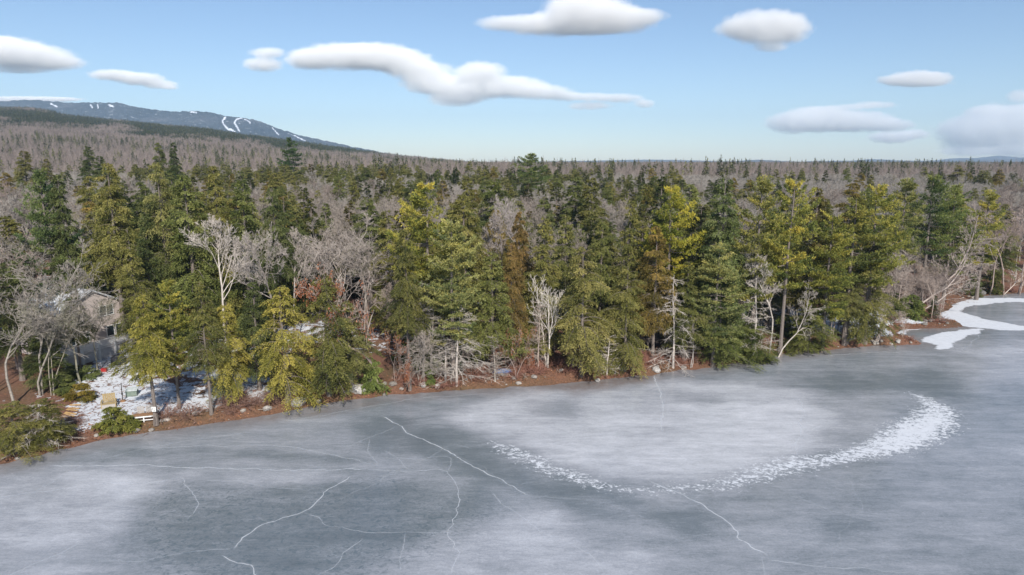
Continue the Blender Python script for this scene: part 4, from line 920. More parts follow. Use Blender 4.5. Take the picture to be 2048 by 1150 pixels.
# ------------------------------------------------------------------ wood behind the front row
x, y, rng = jgrid(-290, 320, 66, 336, 5.6, 400)
D = sdist(x, y); px = pxof(x, y)
k = (D > 9) & (np.abs(x/y) < 0.88)
house_c = np.array([-56.0, 92.0])
yard = W([(120,742),(195,700),(280,690),(345,770),(440,800),(420,830),(215,846),(110,866)], 1.3)
k &= ~inside(x, y, yard) & (np.hypot(x-house_c[0]-0, y-house_c[1]) > 11)
k &= ~((np.abs(px-210) < 75) & (y < 100))
spitp = W([(1590,645),(1640,622),(1780,615),(1920,590),(1920,640),(1806,655),(1784,668),(1700,690)], 0.6); k &= ~inside(x, y, spitp)
HXY = np.array(hero_xy)
px_top = 0
x, y, D, px = x[k], y[k], D[k], px[k]
dd = np.min(np.hypot(x[:, None]-HXY[None, :, 0], y[:, None]-HXY[None, :, 1]), 1); k = dd > 3.0; x, y, D, px = x[k], y[k], D[k], px[k]
z = terrain(x, y); N_ = len(x)
cl = fbm(x*0.030, y*0.030, 61, 3)
pc = np.where(y < 130, 0.82, np.where(y < 225, 0.38, 0.32)) + (cl-0.5)*2.2
pc = pc*sstep(130, 230, px)*0.93 + 0.07; pc = np.where((px > 1960), 0.12, pc); pc = np.where((px > 1780) & (y < 125), 0.2, pc)
pc = np.where((y > 240) & (y < 300) & (px > 280) & (px < 1150), 0.85, pc); pc = np.where((px < 280) & (y > 130), 0.12, pc); pc = np.where((px > 1300) & (y > 140), 0.16+(cl-0.5)*2.5, pc)
pc = np.where((px > 280) & (px < 700) & (y > 150) & (y < 235), 0.25, pc)
isc = rng.random(N_) < pc
H = np.where(isc, np.where(y < 135, rng.uniform(15.5, 22, N_), rng.uniform(11.5, 18, N_)), np.where(y < 140, rng.uniform(12, 16.5, N_), rng.uniform(11, 15.5, N_)))
# no crown of the wood may stand above the photographed canopy line
cap = np.interp(px, [0, 60, 100, 200, 300, 560, 700, 860, 1100, 1300, 1450, 1700, 1900, 2048], [400, 380, 355, 345, 340, 365, 370, 375, 400, 400, 375, 370, 360, 380])
zc = HC - (np.where(y < 125, cap+8, 318)-322)/F*y*1.03
H = np.minimum(H, np.maximum(zc - z + rng.uniform(-3, 0, N_), 7))
tpy = 322 + (HC-(z+H))/y*F/1.02
keep = np.ones(N_, bool)                  # the listed trees stand in the open towards the lake
for h, q in zip(hero, hero_xy):
    if h[2] < 500: continue
    bt_ = h[0][:4] in ('bare', 'snag', 'lean', 'birc', 'oak0', 'oak1', 'pine'); lim = h[3] + (h[2]-h[3])*(0.9 if bt_ else 0.35)
    keep &= ~((y < q[1]-0.5) & (np.abs(px-h[1]) < h[4]*(0.95 if bt_ else 0.6)) & (tpy < lim))
keep &= ~((px < 245) & (px > 140) & (y < 95) & (tpy < 700))
x, y, D, px, z, H, isc, cl, tpy = [q[keep] for q in (x, y, D, px, z, H, isc, cl, tpy)]; N_ = len(x)
conk = ['hemlock0', 'hemlock1', 'hemlock2', 'hemlock3', 'hemlock4', 'spruce0', 'spruce1', 'spruce2']; bark_ = ['bare0', 'bare1', 'bare2', 'bare3']
ki = np.where(isc, np.where(rng.random(N_) < 0.75, rng.integers(0, 5, N_), rng.integers(5, 8, N_)), rng.integers(0, 4, N_))
ro = rng.uniform(0, 6.28, N_)
def shade(i):
    r = rng.random()
    return [(1,1,1), Ol, (0.75,0.85,0.8), (1.2,0.95,0.75), (0.9,1,0.9), (0.62,0.72,0.7), Ol][int(r*7)]
# which of them show: coarse depth test of crown tops against nearer crowns
order = np.argsort(y); vis = np.zeros(N_); sky_ = np.full(2600, 700.0)
for hx, hy, hh in sorted(hero_xy, key=lambda q: q[1]): pass
ev = [(y[i], i) for i in order] + [(q[1], -1-j) for j, q in enumerate(hero_xy)]
for yy, i in sorted(ev):
    if i >= 0: X0, Z0, hh, wdt = x[i], z[i], H[i], 2.6
    else: q = hero_xy[-1-i]; X0, Z0, hh, wdt = q[0], 1.0, q[2], 2.6
    c0 = 1024 + F*X0/(yy*1.017)
    tz = HC-(Z0+hh); tp_ = 322 + tz/yy*F; a = int(c0-wdt*F/yy); b_ = int(c0+wdt*F/yy); a = max(a+200, 0); b_ = min(b_+200, 2599)
    if b_ <= a: continue
    seg = sky_[a:b_]
    if i >= 0: vis[i] = np.clip(seg-tp_, 0, 200).mean()*(b_-a)
    xs = np.abs(np.linspace(-1, 1, b_-a)); sky_[a:b_] = np.minimum(seg, tp_ + xs*hh*0.55/yy*F)
def pick(mask, nmax):
    idx = np.where(mask & (px > -20) & (px < 2068) & (vis > 60))[0]; return set(idx[np.argsort(-vis[idx])][:nmax].tolist())
ind = pick(isc, 215) | pick(~isc, 150)
grpc = 'hemlocks and firs of the wood behind the front row'; grpb = 'leafless trees of the wood behind the front row'
for i in sorted(ind):
    if isc[i]:
        pn = conk[ki[i]]; s = H[i]/PROTO[pn]['H']; wx = s*rng.uniform(0.9, 1.25)
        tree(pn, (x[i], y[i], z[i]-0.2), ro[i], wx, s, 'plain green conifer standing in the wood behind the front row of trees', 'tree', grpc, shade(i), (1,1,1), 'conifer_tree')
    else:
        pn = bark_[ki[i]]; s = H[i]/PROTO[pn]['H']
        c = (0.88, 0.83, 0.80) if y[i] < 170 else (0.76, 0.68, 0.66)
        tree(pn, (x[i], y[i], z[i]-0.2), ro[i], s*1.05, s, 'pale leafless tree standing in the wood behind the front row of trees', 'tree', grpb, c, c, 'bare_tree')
rest = np.array([i for i in range(N_) if i not in ind])
allk = conk + bark_
pi_ = np.where(isc[rest], ki[rest], 8+ki[rest]); Hs = np.array([PROTO[k_]['H'] for k_ in allk]); s = H[rest]/Hs[pi_]
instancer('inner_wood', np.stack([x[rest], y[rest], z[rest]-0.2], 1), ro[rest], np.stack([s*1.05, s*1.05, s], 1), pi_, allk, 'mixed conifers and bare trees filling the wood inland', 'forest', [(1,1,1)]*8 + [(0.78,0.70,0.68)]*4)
print('WOOD', N_, len(ind), len(rest))

# ------------------------------------------------------------------ saplings and brush under the front trees
rng = np.random.default_rng(77)
def along(f, off):                        # point at fraction f of the visible shoreline, off metres inland
    q = np.array(shore); L = np.concatenate([[0], np.cumsum(np.hypot(*np.diff(q, axis=0).T))]); s = f*L[-1]
    xx = np.interp(s, L, q[:, 0]); yy = np.interp(s, L, q[:, 1]); dx = np.interp(s+1, L, q[:, 0])-xx; dy = np.interp(s+1, L, q[:, 1])-yy; m_ = math.hypot(dx, dy)+1e-6
    return xx - dy/m_*off, yy + dx/m_*off
n_ = 0
for i in range(190):
    xx, yy = along(rng.uniform(0.02, 1.0), rng.uniform(0.6, 4.5)); d = float(sdist(np.array([xx]), np.array([yy]))[0])
    if d < 0.4: continue
    p = pxof(xx, yy)
    if p < 430 and p > 200 and d > 2.5: continue
    if p > 1700 and rng.random() < 0.55: continue
    o = link('brush_clump', bushes[i % 3], loc=(xx, yy, float(terrain(xx, yy))-0.1), color=(1, 0.95, 0.95) if p < 600 else (1.25, 1.0, 0.95)); s = rng.uniform(0.45, 1.15); o.scale = (s*1.3, s*1.3, s*0.85); o.rotation_euler = (0, 0, rng.uniform(0, 6.28))
    tag(o, 'low tangle of brown leafless brush on the litter bank along the shore', 'shrub', 'brown brush clumps along the shore')
for i in range(34):
    xx, yy = along(rng.uniform(0.18, 0.85), rng.uniform(2.5, 14)); d = float(sdist(np.array([xx]), np.array([yy]))[0]); p = pxof(xx, yy)
    if d < 1.5 or p < 440 and p > 120: continue
    pn = ('spruce0', 'spruce1', 'bush0', 'bush1', 'hemlock3')[i % 5]; hh = rng.uniform(1.6, 4.5); s = hh/PROTO[pn]['H']; sx = s*(1.6 if pn[:4] != 'bush' else 1.0)
    tree(pn, (xx, yy, float(terrain(xx, yy))-0.1), rng.uniform(0, 6), sx, s, 'young green conifer growing in the shade under the front trees', 'tree', 'young conifers under the front trees', (0.85, 1.0, 0.8), name='young_conifer')
for i in range(60):
    xx, yy = along(rng.uniform(0.22, 0.98), rng.uniform(1.0, 9)); d = float(sdist(np.array([xx]), np.array([yy]))[0]); p = pxof(xx, yy)
    if d < 0.6 or p < 440: continue
    pn = ('snag1', 'bare3', 'snag0', 'bare0')[i % 4]; hh = rng.uniform(3.5, 9); s = hh/PROTO[pn]['H']; c = (1.25, 1.12, 1.08)
    tree(pn, (xx, yy, float(terrain(xx, yy))-0.1), rng.uniform(0, 6), s, s, 'thin grey leafless sapling between the front trees', 'tree', 'leafless saplings between the front trees', c, c, 'bare_sapling')

for i in range(26):                        # thicket behind the snowy spit
    px_ = 1760 + i*5.2 + rng.uniform(-6, 6); g = ground_at(px_, rng.uniform(606, 624)); pn = ('bare3', 'bare0', 'snag1', 'bare2')[i % 4]; hh = rng.uniform(4, 8.5); s_ = hh/PROTO[pn]['H']
    tree(pn, (g[0], g[1], g[2]-0.1), rng.uniform(0, 6), s_*0.9, s_, 'slim leafless stem in the thicket behind the snowy spit', 'tree', 'leafless thicket behind the snowy spit', (0.95, 0.85, 0.84), (1.1, 1.0, 1.0), 'bare_sapling')

# ------------------------------------------------------------------ house, deck and the things in the yard
u = np.array([0.34, 0.94]); ang_u = atan2(u[1], u[0])
siding = rough_mat('house_siding', (0.47,0.40,0.365), (0.56,0.485,0.45), 8, 0.8, 0.2, (0.2,0.2,9), False)
trim = rough_mat('white_trim', (0.72,0.71,0.69), (0.84,0.83,0.81), 3, 0.6, 0, None, False)
slate = rough_mat('snowy_roof', (0.16,0.16,0.17), (0.74,0.77,0.82), 1.1, 0.85, 0, None, False)
deckm = rough_mat('grey_deck_wood', (0.55,0.52,0.51), (0.70,0.67,0.66), 5, 0.8, 0.2, (1,6,1), False)
darkm = rough_mat('dark_gap', (0.03,0.028,0.026), (0.06,0.05,0.045), 3, 0.9, 0, None, False)
tanw = rough_mat('tan_wood', (0.26,0.19,0.09), (0.44,0.34,0.19), 7, 0.75, 0.3, (1,1,5), False)
orgw = rough_mat('fresh_lumber', (0.42,0.24,0.09), (0.60,0.40,0.19), 7, 0.75, 0.3, (1,5,1), False)
greyw = rough_mat('weathered_wood', (0.30,0.27,0.25), (0.48,0.45,0.42), 7, 0.8, 0.3, (1,1,5), False)
brnw = rough_mat('brown_wood', (0.20,0.11,0.06), (0.34,0.20,0.11), 7, 0.7, 0.3, (5,1,1), False)
black = rough_mat('black_cover', (0.012,0.013,0.018), (0.035,0.036,0.045), 3, 0.5, 0.4, None, False)
redp = rough_mat('red_plastic', (0.28,0.02,0.025), (0.42,0.04,0.04), 4, 0.45, 0, None, False)
grng = rough_mat('grey_green_plastic', (0.12,0.16,0.13), (0.22,0.26,0.22), 3, 0.6, 0.1, None, False)
blup = rough_mat('blue_paint', (0.05,0.12,0.32), (0.09,0.20,0.45), 4, 0.5, 0, None, False)
gm, gt, gn, gl = newmat('window_glass'); gp = gn['Principled BSDF']; gp.inputs['Base Color'].default_value = (0.03, 0.045, 0.05, 1); gp.inputs['Roughness'].default_value = 0.06
def root(name, loc, rz, label, cat, group=None):
    e = bpy.data.objects.new(name, None); S.collection.objects.link(e); e.location = loc; e.rotation_euler = (0, 0, rz); return tag(e, label, cat, group)
def part(name, mb, mat, parent): return link(name, mb.mesh(name, mat), parent)

C0 = np.array([-53.6, 91.8]); z0 = 2.0
house = root('house', (C0[0], C0[1], z0), ang_u, 'two storey tan house with a snow dusted gable roof behind trees at left', 'house')
HW, HDp, He, Hp = 9.0, 8.0, 6.1, 8.3
b = MB(); V = []
for yy in (0, HDp): V += [(-HW, yy, -0.5), (0, yy, -0.5), (0, yy, He), (-HW/2, yy, Hp), (-HW, yy, He)]
b.add(V, [(0,1,2,4), (4,2,3,3), (6,5,9,7), (7,9,8,8), (1,6,7,2), (0,4,9,5)])
for k in range(38): box(b, (-HW/2, -0.006, 0.1+k*0.155), (HW-0.3, 0.012, 0.02))
part('wall', b, siding, house)
b = MB(); ov = 0.35; sl = (Hp-He)/(HW/2)
for sg in (-1, 1):
    xo = -HW/2 + sg*(HW/2+ov); ze = He - ov*sl
    A = [(-HW/2, -ov, Hp+0.02), (xo, -ov, ze+0.02), (xo, HDp+ov, ze+0.02), (-HW/2, HDp+ov, Hp+0.02)]; Bq = [(p[0], p[1], p[2]+0.2) for p in A]
    b.add(A+Bq, [(0,1,2,3), (4,7,6,5), (0,4,5,1), (1,5,6,2), (2,6,7,3), (3,7,4,0)])
rf = part('roof', b, slate, house)
b = MB(); box(b, (-3.4, 5.5, Hp-0.2), (0.8, 0.8, 1.8)); box(b, (-3.4, 5.5, Hp+0.75), (0.95, 0.95, 0.12)); part('chimney', b, greyw, rf)
for (x0, x1, za, zb) in ((-3.5, -1.45, 4.65, 6.0), (-2.75, -1.6, 1.75, 3.15), (-1.35, -0.25, 1.75, 3.15), (-7.0, -5.9, 4.5, 5.8), (-6.4, -5.3, 1.75, 3.1), (-8.3, -7.3, 1.75, 3.1)):
    b = MB(); w_ = 0.09; xm = (x0+x1)/2; zm = (za+zb)/2
    box(b, (xm, -0.04, za), (x1-x0+2*w_, 0.08, w_)); box(b, (xm, -0.04, zb), (x1-x0+2*w_, 0.08, w_)); box(b, (x0, -0.042, zm), (w_, 0.08, zb-za-w_)); box(b, (x1, -0.042, zm), (w_, 0.08, zb-za-w_))
    if x1-x0 > 1.5: box(b, (xm, -0.045, zm), (w_, 0.08, zb-za-w_))
    wn = part('window', b, trim, house); b = MB(); box(b, (xm, -0.022, zm), (x1-x0-w_, 0.02, zb-za-w_)); part('pane', b, gm, wn)
b = MB(); box(b, (0.02, -0.03, He/2-0.25), (0.16, 0.16, He+0.4)); part('corner_trim', b, trim, house)
b = MB(); box(b, (0.32, HDp/2, He-0.13), (0.12, HDp+0.6, 0.12)); part('gutter', b, trim, house)

deck = root('deck', (C0[0], C0[1], z0), ang_u, 'raised grey wooden deck with white posts and lattice skirt below the house', 'deck')
dx0, dx1, dy, dz = -11.5, 0.4, -3.3, 1.45
b = MB(); box(b, ((dx0+dx1)/2, dy/2-0.12, dz), (dx1-dx0, -dy-0.3, 0.12)); box(b, ((dx0+dx1)/2, dy-0.02, dz-0.06), (dx1-dx0+0.06, 0.06, 0.26)); part('floor', b, deckm, deck)
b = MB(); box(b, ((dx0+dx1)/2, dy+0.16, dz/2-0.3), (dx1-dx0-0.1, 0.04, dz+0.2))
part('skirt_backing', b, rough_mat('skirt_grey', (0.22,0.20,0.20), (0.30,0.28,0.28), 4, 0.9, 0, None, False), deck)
b = MB(); n_s = int((dx1-dx0)/0.14)
for k in range(-10, n_s):
    for sg in (0, 1):
        xa = dx0 + k*0.14; xb = xa + 1.25; z1, z2 = (0.0, 1.25) if sg == 0 else (1.25, 0.0)
        xa_, xb_ = max(xa, dx0+0.02), min(xb, dx1-0.02)
        if xb_-xa_ < 0.1: continue
        f = lambda q: z1+(z2-z1)*(q-xa)/1.25
        tubes(b, [[xa_, dy+0.06+0.03*sg, f(xa_)]], [[xb_, dy+0.06+0.03*sg, f(xb_)]], 0.042, 0.042, 4)
part('lattice_skirt', b, deckm, deck)
for k in range(6):
    b = MB(); xx = dx0+0.1+k*(dx1-dx0-0.2)/5; box(b, (xx, dy-0.06, 1.05), (0.2, 0.17, 2.9)); part('post', b, trim, deck)
b = MB(); box(b, ((dx0+dx1)/2, dy-0.01, dz+1.0), (dx1-dx0, 0.16, 0.10)); box(b, ((dx0+dx1)/2, dy-0.01, dz+0.2), (dx1-dx0, 0.08, 0.09))
for k in range(int((dx1-dx0)/0.16)): box(b, (dx0+0.1+k*0.16, dy-0.01, dz+0.6), (0.06, 0.05, 0.74))
part('railing', b, trim, deck)

def gp_(px, py): g = ground_at(px, py); return (g[0], g[1], g[2])
# garden seat
g = gp_(219, 815); ch = root('garden_bench', g, radians(25), 'tan wooden garden seat with a high plank back on the snow', 'bench')
b = MB()
for k in range(4): box(b, (0, -0.42+k*0.2, 0.46), (1.2, 0.18, 0.05))
part('seat', b, tanw, ch); b = MB()
for k in range(6): box(b, (-0.5+k*0.2, 0.48, 0.92), (0.17, 0.05, 0.92))
box(b, (0, 0.52, 1.2), (1.2, 0.04, 0.1)); part('backrest', b, tanw, ch); b = MB(); box(b, (0, -0.53, 0.22), (1.24, 0.05, 0.40)); part('apron', b, greyw, ch)
for sg in (-1, 1):
    b = MB(); box(b, (sg*0.66, -0.05, 0.72), (0.14, 1.15, 0.05)); part('armrest', b, tanw, ch)
    for q in (-0.5, 0.45):
        b = MB(); box(b, (sg*0.66, q, 0.345), (0.09, 0.09, 0.69)); part('leg', b, tanw, ch)
# shoreline bench with two slatted backs
g = gp_(290, 843); sb = root('shoreline_bench', g, radians(18), 'brown plank bench on a white frame with two grey slatted backs at the bank', 'bench')
b = MB()
for k in range(4): box(b, (0, -0.3+k*0.2, 0.62), (1.95, 0.18, 0.05))
part('seat', b, brnw, sb)
for sg in (-0.38, 0.42):
    b = MB()
    for k in range(5): box(b, (sg-0.26+k*0.13, 0.48, 1.0), (0.09, 0.04, 0.72))
    box(b, (sg, 0.515, 1.3), (0.66, 0.03, 0.07)); box(b, (sg, 0.515, 0.75), (0.66, 0.03, 0.07)); part('backrest', b, greyw, sb)
b = MB(); box(b, (0, -0.44, 0.5), (1.95, 0.05, 0.12)); box(b, (0, -0.44, 0.16), (1.95, 0.05, 0.08)); part('rail', b, trim, sb)
for xx in (-0.93, 0, 0.93):
    b = MB(); box(b, (xx, -0.38, 0.24), (0.09, 0.07, 0.62)); part('leg', b, trim, sb)
for xx in (-0.93, 0.93):
    b = MB(); box(b, (xx, 0.4, 0.24), (0.09, 0.07, 0.62)); part('leg', b, trim, sb)
# storage box
g = gp_(265, 792); sx = root('storage_box', g, radians(12), 'grey green storage box with a sloping lid on the snowy lawn', 'storage box')
b = MB(); box(b, (0, 0, 0.3), (1.15, 0.7, 0.62)); part('body', b, grng, sx)
b = MB(); b.add([(-0.64,-0.42,0.62),(0.64,-0.42,0.62),(0.64,0.42,0.76),(-0.64,0.42,0.76),(-0.64,-0.42,0.70),(0.64,-0.42,0.70),(0.64,0.42,0.84),(-0.64,0.42,0.84)], [(0,3,2,1),(4,5,6,7),(0,1,5,4),(1,2,6,5),(2,3,7,6),(3,0,4,7)]); part('lid', b, rough_mat('snowy_lid', (0.3,0.34,0.31), (0.6,0.63,0.64), 3, 0.8, 0, None, False), sx)
# grill, crate, lamp post
g = gp_(238, 729); gr = root('covered_grill', g, radians(20), 'black covered grill beside the deck', 'grill')
b = MB(); ring = []; 
for z_, wx_, wy_ in ((0.0, 0.92, 0.40), (0.5, 0.88, 0.38), (0.85, 0.84, 0.36), (1.08, 0.62, 0.33), (1.22, 0.42, 0.24), (1.26, 0.05, 0.04)): ring.append([(wx_*np.sign(cos(a))*abs(cos(a))**0.6, wy_*np.sign(sin(a))*abs(sin(a))**0.6, z_) for a in np.arange(16)*2*pi/16])
i = np.arange(16); Q = np.concatenate([np.stack([j*16+i, j*16+(i+1) % 16, (j+1)*16+(i+1) % 16, (j+1)*16+i], 1) for j in range(5)]); b.add(np.array(ring).reshape(-1, 3), Q); part('cover', b, black, gr)
for sg in (-1, 1):
    b = MB(); tubes(b, [[sg*0.6, -0.43, 0.1]], [[sg*0.6, -0.37, 0.1]], 0.1, 0.1, 12); tubes(b, [[sg*0.6, -0.431, 0.1]], [[sg*0.6, -0.369, 0.1]], 0.0, 0.1, 12); part('wheel', b, greyw, gr)
g = gp_(209, 743); rc = root('crate', g, radians(10), 'small red crate on the snow in front of the deck', 'crate')
b = MB()
for s_ in (((0,-.22,.2),(.6,.03,.4)), ((0,.22,.2),(.6,.03,.4)), ((-.285,0,.2),(.03,.41,.4)), ((.285,0,.2),(.03,.41,.4)), ((0,0,.02),(.54,.41,.03))): box(b, *s_)
part('body', b, redp, rc); b = MB(); box(b, (0, 0, 0.385), (0.64, 0.5, 0.04)); part('rim', b, redp, rc)
g = gp_(246, 803); lp = root('post', g, 0, 'thin dark post on a small round base beside the garden seat', 'post')
b = MB(); polytube(b, [(0, 0, 0), (0, 0, 1.2), (0.01, 0, 2.1)], [0.05, 0.045, 0.04], 8); part('pole', b, darkm, lp)
b = MB(); polytube(b, [(0, 0, -0.05), (0, 0, 0.12), (0, 0, 0.16), (0, 0, 0.2)], [0.3, 0.28, 0.12, 0.05], 12); part('base', b, brnw, lp)
b = MB(); polytube(b, [(0, 0, 0.75), (0, 0, 0.8), (0, 0, 1.0), (0, 0, 1.05)], [0.03, 0.09, 0.09, 0.03], 10); part('collar', b, darkm, lp)
# loose planks
for k in range(6):
    g = gp_(136+k*3, 838-k*5); b = MB(); box(b, (0, 0, 0.08), (1.7-0.12*k, 0.2, 0.05)); o = link('plank', b.mesh('plank', orgw), loc=(g[0], g[1], g[2]+0.02+0.03*(k % 2))); o.rotation_euler = (0.05*(k % 3-1), 0.04, radians(-35+9*k)); tag(o, 'loose orange brown plank lying on the snow at the left side of the yard', 'plank', 'loose planks at the left of the yard')
# shed-like red wall hint and blue board deep in the trees
g = gp_(1003, 745); bb = root('overturned_boat', g, radians(8), 'small overturned blue grey rowing boat half hidden in the shoreline brush', 'boat')
b = MB(); ss = np.linspace(-1, 1, 13); rg_ = []
for s_ in ss:
    w2 = 0.55*(1-abs(s_)**2.6)+0.02; h2 = 0.42*(1-abs(s_)**3.5)+0.03
    rg_.append([(s_*1.5, w2*cos(a), h2*sin(a)) for a in np.linspace(0, pi, 9)])
i = np.arange(8); Q = np.concatenate([np.stack([j*9+i, j*9+i+1, (j+1)*9+i+1, (j+1)*9+i], 1) for j in range(12)]); b.add(np.array(rg_).reshape(-1, 3), Q); part('hull', b, blup, bb)
b = MB(); tubes(b, [[-1.45, 0, 0.2], [-0.7, 0, 0.42], [0, 0, 0.44], [0.7, 0, 0.42]], [[-0.7, 0, 0.42], [0, 0, 0.44], [0.7, 0, 0.42], [1.45, 0, 0.2]], 0.03, 0.03, 4); part('keel', b, greyw, bb)

# markers on trunks
def disc(b, r, y, n_=16, t=0.012):
    a = np.arange(n_)*2*pi/n_; polytube(b, [(0, y+t, 0), (0, y, 0), (0, y-0.001, 0)], [r, r, 0.001], n_)
hx, hy, _ = hero_xy[[h[6] for h in hero].index('yellow green hemlock with a stout grey trunk carrying a round white sign')]
p = atY(307, 819, hy-0.5); sg_ = root('trunk_sign', (p[0], hy-0.42, p[2]), 0, 'small white sign with a dark ring fixed to a trunk by the bench', 'sign')
b = MB(); box(b, (0, 0, 0), (0.42, 0.03, 0.5)); part('board', b, trim, sg_)
b = MB(); a = np.linspace(0, 1.75*pi, 15); P = np.stack([0.13*np.cos(a+0.6), np.full(15, -0.022), 0.15*np.sin(a+0.6)], 1); tubes(b, P[:-1], P[1:], 0.02, 0.02, 4); part('ring', b, darkm, sg_)
hx, hy, _ = hero_xy[[h[6] for h in hero].index('tall brownish hemlock with a blue and white marker on its trunk')]
p = atY(814, 742, hy-0.6); sg_ = root('trunk_marker', (p[0], hy-0.5, p[2]), 0, 'narrow white marker board with two blue marks on a shoreline trunk', 'sign')
b = MB(); box(b, (0, 0, 0), (0.3, 0.03, 0.85)); part('board', b, trim, sg_)
for zz in (0.12, -0.22):
    b = MB(); box(b, (0.0, -0.022, zz), (0.17, 0.012, 0.15)); part('mark', b, blup, sg_)

# ------------------------------------------------------------------ rocks, litter, sticks
rocks = []
for i in range(5):
    r = 1 + 0.5*(fbm(IV[:, 0]*1.6+i*5, IV[:, 1]*1.6+IV[:, 2]*1.7, 500+i, 4)-0.5); V = IV*r[:, None]*[1, 0.8, 0.62]; bb_ = MB(); bb_.add(V, IQ); rocks.append(bb_.mesh('rock_mesh', M['rock'], True))
named = [(716,785,1.0,'largest pale boulder at the shore right of the broad hemlock'), (739,781,0.6,'smaller boulder just right of the largest pale one'), (598,810,0.95,'grey boulder at the ice edge under the shoreline hemlocks'), (875,779,0.45,'pinkish white stone at the shore below the grey dead spruce'), (847,776,0.5,'flat grey stone left of the pinkish white one'),
 (1795,688,0.42,'round white stone near the tip of the brushy point'), (1195,764,0.4,'pale stone at the shore under the shaggy pale hemlock'), (1312,745,0.7,'grey ledge stone at the foot of the bent white birch'), (535,822,0.5,'squarish grey stone on the bank between snow and ice'), (1575,700,0.8,'dark boulder at the bank below the big pines'), (1962,590,1.0,'dark boulder beside the fallen birch on the far bank')]
for px, py, r, lab in named:
    g = gp_(px, py-2); o = link('boulder', rocks[int(px) % 5], loc=(g[0], g[1], g[2]+r*0.18), color=(1, 1, 1) if 'dark' not in lab else (0.4, 0.4, 0.4)); o.scale = (r, r, r); o.rotation_euler = (0, 0, px); tag(o, lab, 'rock')
rng = np.random.default_rng(91)
for i in range(130):
    xx, yy = along(rng.uniform(0.0, 0.97), rng.uniform(-0.2, 2.2)); r = rng.uniform(0.12, 0.6)*rng.uniform(0.5, 1)
    o = link('shore_stone', rocks[i % 5], loc=(xx, yy, max(float(terrain(xx, yy)), 0)+r*0.2), color=tuple(np.array([1, .96, .92])*rng.uniform(0.45, 1.0))); o.scale = (r, r, r); o.rotation_euler = (0, 0, rng.uniform(0, 6)); tag(o, 'small grey stone half buried along the edge of the ice', 'rock', 'small stones along the ice edge')
for k in range(9):
    g = gp_(1850, 640); a = k*2*pi/9; o = link('fire_ring_stone', rocks[k % 5], loc=(g[0]+1.1*cos(a), g[1]+1.1*sin(a), g[2]+0.1), color=(0.42, 0.38, 0.36)); o.scale = (0.4,)*3; o.rotation_euler = (0, 0, k); tag(o, 'dark stone of the ring on the snowy spit by the cove', 'rock', 'stones of the fire ring on the snow')
g = gp_(1752, 684); b = MB(); polytube(b, [(0, 0, -0.2), (0.35, 0, 1.0), (0.8, 0.1, 2.3), (1.1, 0.1, 3.0)], [0.38, 0.28, 0.25, 0.22], 9); o = link('tree_stump', b.mesh('tree_stump', M['bark']), loc=g, color=(1.7, 1.7, 1.7)); tag(o, 'short grey trunk leaning right at the bank of the snowy point', 'stump')
# litter: curled leaves on the bank, debris on the snow
b = MB(); n_ = 9000; f = rng.uniform(0, 1, n_); q = np.array(shore); L = np.concatenate([[0], np.cumsum(np.hypot(*np.diff(q, axis=0).T))]); s = f*L[-1]
lx = np.interp(s, L, q[:, 0]) + rng.normal(0, 1.2, n_); ly = np.interp(s, L, q[:, 1]) + np.abs(rng.normal(0.8, 2.0, n_)); dd_ = sdist(lx, ly); k = dd_ > -0.5; lx, ly = lx[k], ly[k]; n_ = len(lx)
kites(b, np.stack([lx, ly, np.maximum(terrain(lx, ly), 0)+0.04], 1), rng.normal(0, 1, (n_, 3))*[1, 1, 0.3], rng.normal(0, 0.5, (n_, 3))+[0, 0, 1], rng.uniform(0.12, 0.26, n_), rng.uniform(0.08, 0.16, n_), rng.uniform(0, 1, n_))
o = link('leaf_litter', b.mesh('leaf_litter', M['leaf'])); tag(o, 'brown and orange fallen leaves scattered along the bank', 'leaf litter', kind='stuff')
b = MB(); yx, yy_, rr_ = jgrid(-62, -30, 60, 92, 0.55, 97); k = inside(yx, yy_, W([(150,752),(195,712),(262,705),(330,760),(560,760),(580,800),(440,822),(330,842),(215,850),(150,866),(128,850),(140,800)], 1.3)) & (rr_.random(len(yx)) < 0.6); yx, yy_ = yx[k], yy_[k]; n_ = len(yx)
P = np.stack([yx, yy_, terrain(yx, yy_)+0.05], 1); D_ = norm(rr_.normal(0, 1, (n_, 3))*[1, 1, 0.12]); ll = rr_.uniform(0.15, 0.9, n_)**1.3; tubes(b, P, P+D_*ll[:, None], 0.03, 0.012, 3)
kites(b, P+rr_.normal(0, 0.4, (n_, 3))*[1, 1, 0], rr_.normal(0, 1, (n_, 3))*[1, 1, 0.2], rr_.normal(0, 0.3, (n_, 3))+[0, 0, 1], rr_.uniform(0.1, 0.5, n_), rr_.uniform(0.08, 0.22, n_), 0.3)
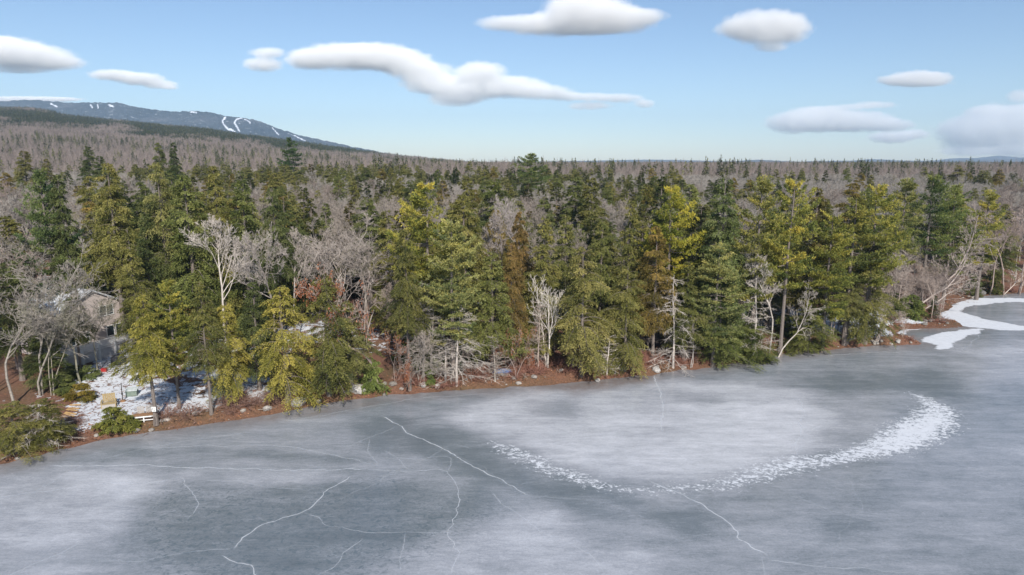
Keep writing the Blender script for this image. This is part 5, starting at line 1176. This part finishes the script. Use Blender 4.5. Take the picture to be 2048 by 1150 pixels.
o = link('fallen_twigs', b.mesh('fallen_twigs', M['brush'])); tag(o, 'twigs and bark scraps strewn over the patchy snow of the yard', 'twigs', kind='stuff')
for px, py, r, col in ((175, 758, 1.0, (0.7,0.85,0.8)), (150, 758, 1.0, (0.8,0.9,0.7)), (230, 860, 1.5, (1.25,1.25,0.9)), (262, 856, 0.8, (1.2,1.2,0.9)), (165, 800, 1.2, (1.3,1.0,0.6)), (135, 785, 1.1, (0.8,0.9,0.8))):
    g = gp_(px, py); tree('bush%d' % (px % 2), g, px, r*0.75, r*0.62, {175: 'blue green juniper bush on the snow below the deck', 150: None, 230: 'round yellow green bush at the ice edge left of the bench', 262: 'small yellow green bush squeezed between the round one and the bench', 165: 'yellowish low bush beside the loose planks'}.get(px) or ('dark green bush left of the blue green juniper' if py == 758 else 'low dark bush between the planks and the juniper'), 'bush', None, col, name='evergreen_bush')

# fallen limbs lying on the bank
limb = []
for i in range(3):
    r5 = np.random.default_rng(700+i); b = MB(); p = np.zeros(3); d = np.array([1.0, 0, 0.0]); pts = [p]
    for k in range(7): d = norm(d + r5.normal(0, 0.22, 3)*[1, 1, 0.4]); p = p + d*0.45; pts.append(p.copy())
    polytube(b, pts, np.linspace(0.07, 0.02, 8), 6); pts = np.array(pts)
    for k in range(16): q = pts[r5.integers(1, 8)]; e = q + norm(d + r5.normal(0, 0.8, 3) + [0, 0, 0.25])*r5.uniform(0.3, 1.0); tubes(b, [q], [e], [0.022], [0.008], 4)
    limb.append(b.mesh('limb_mesh', M['twig']))
rng = np.random.default_rng(733)
for i in range(46):
    xx, yy = along(rng.uniform(0.12, 0.98), rng.uniform(0.2, 4.5)); o = link('fallen_limb', limb[i % 3], loc=(xx, yy, max(float(terrain(xx, yy)), 0)+0.12), color=(0.9, 0.85, 0.8)); s_ = rng.uniform(0.5, 1.15); o.scale = (s_,)*3; o.rotation_euler = (rng.uniform(-.3, .3), rng.uniform(-.25, .1), rng.uniform(0, 6.28))
    tag(o, 'grey fallen limb lying on the litter bank by the ice', 'branch', 'fallen limbs along the bank')
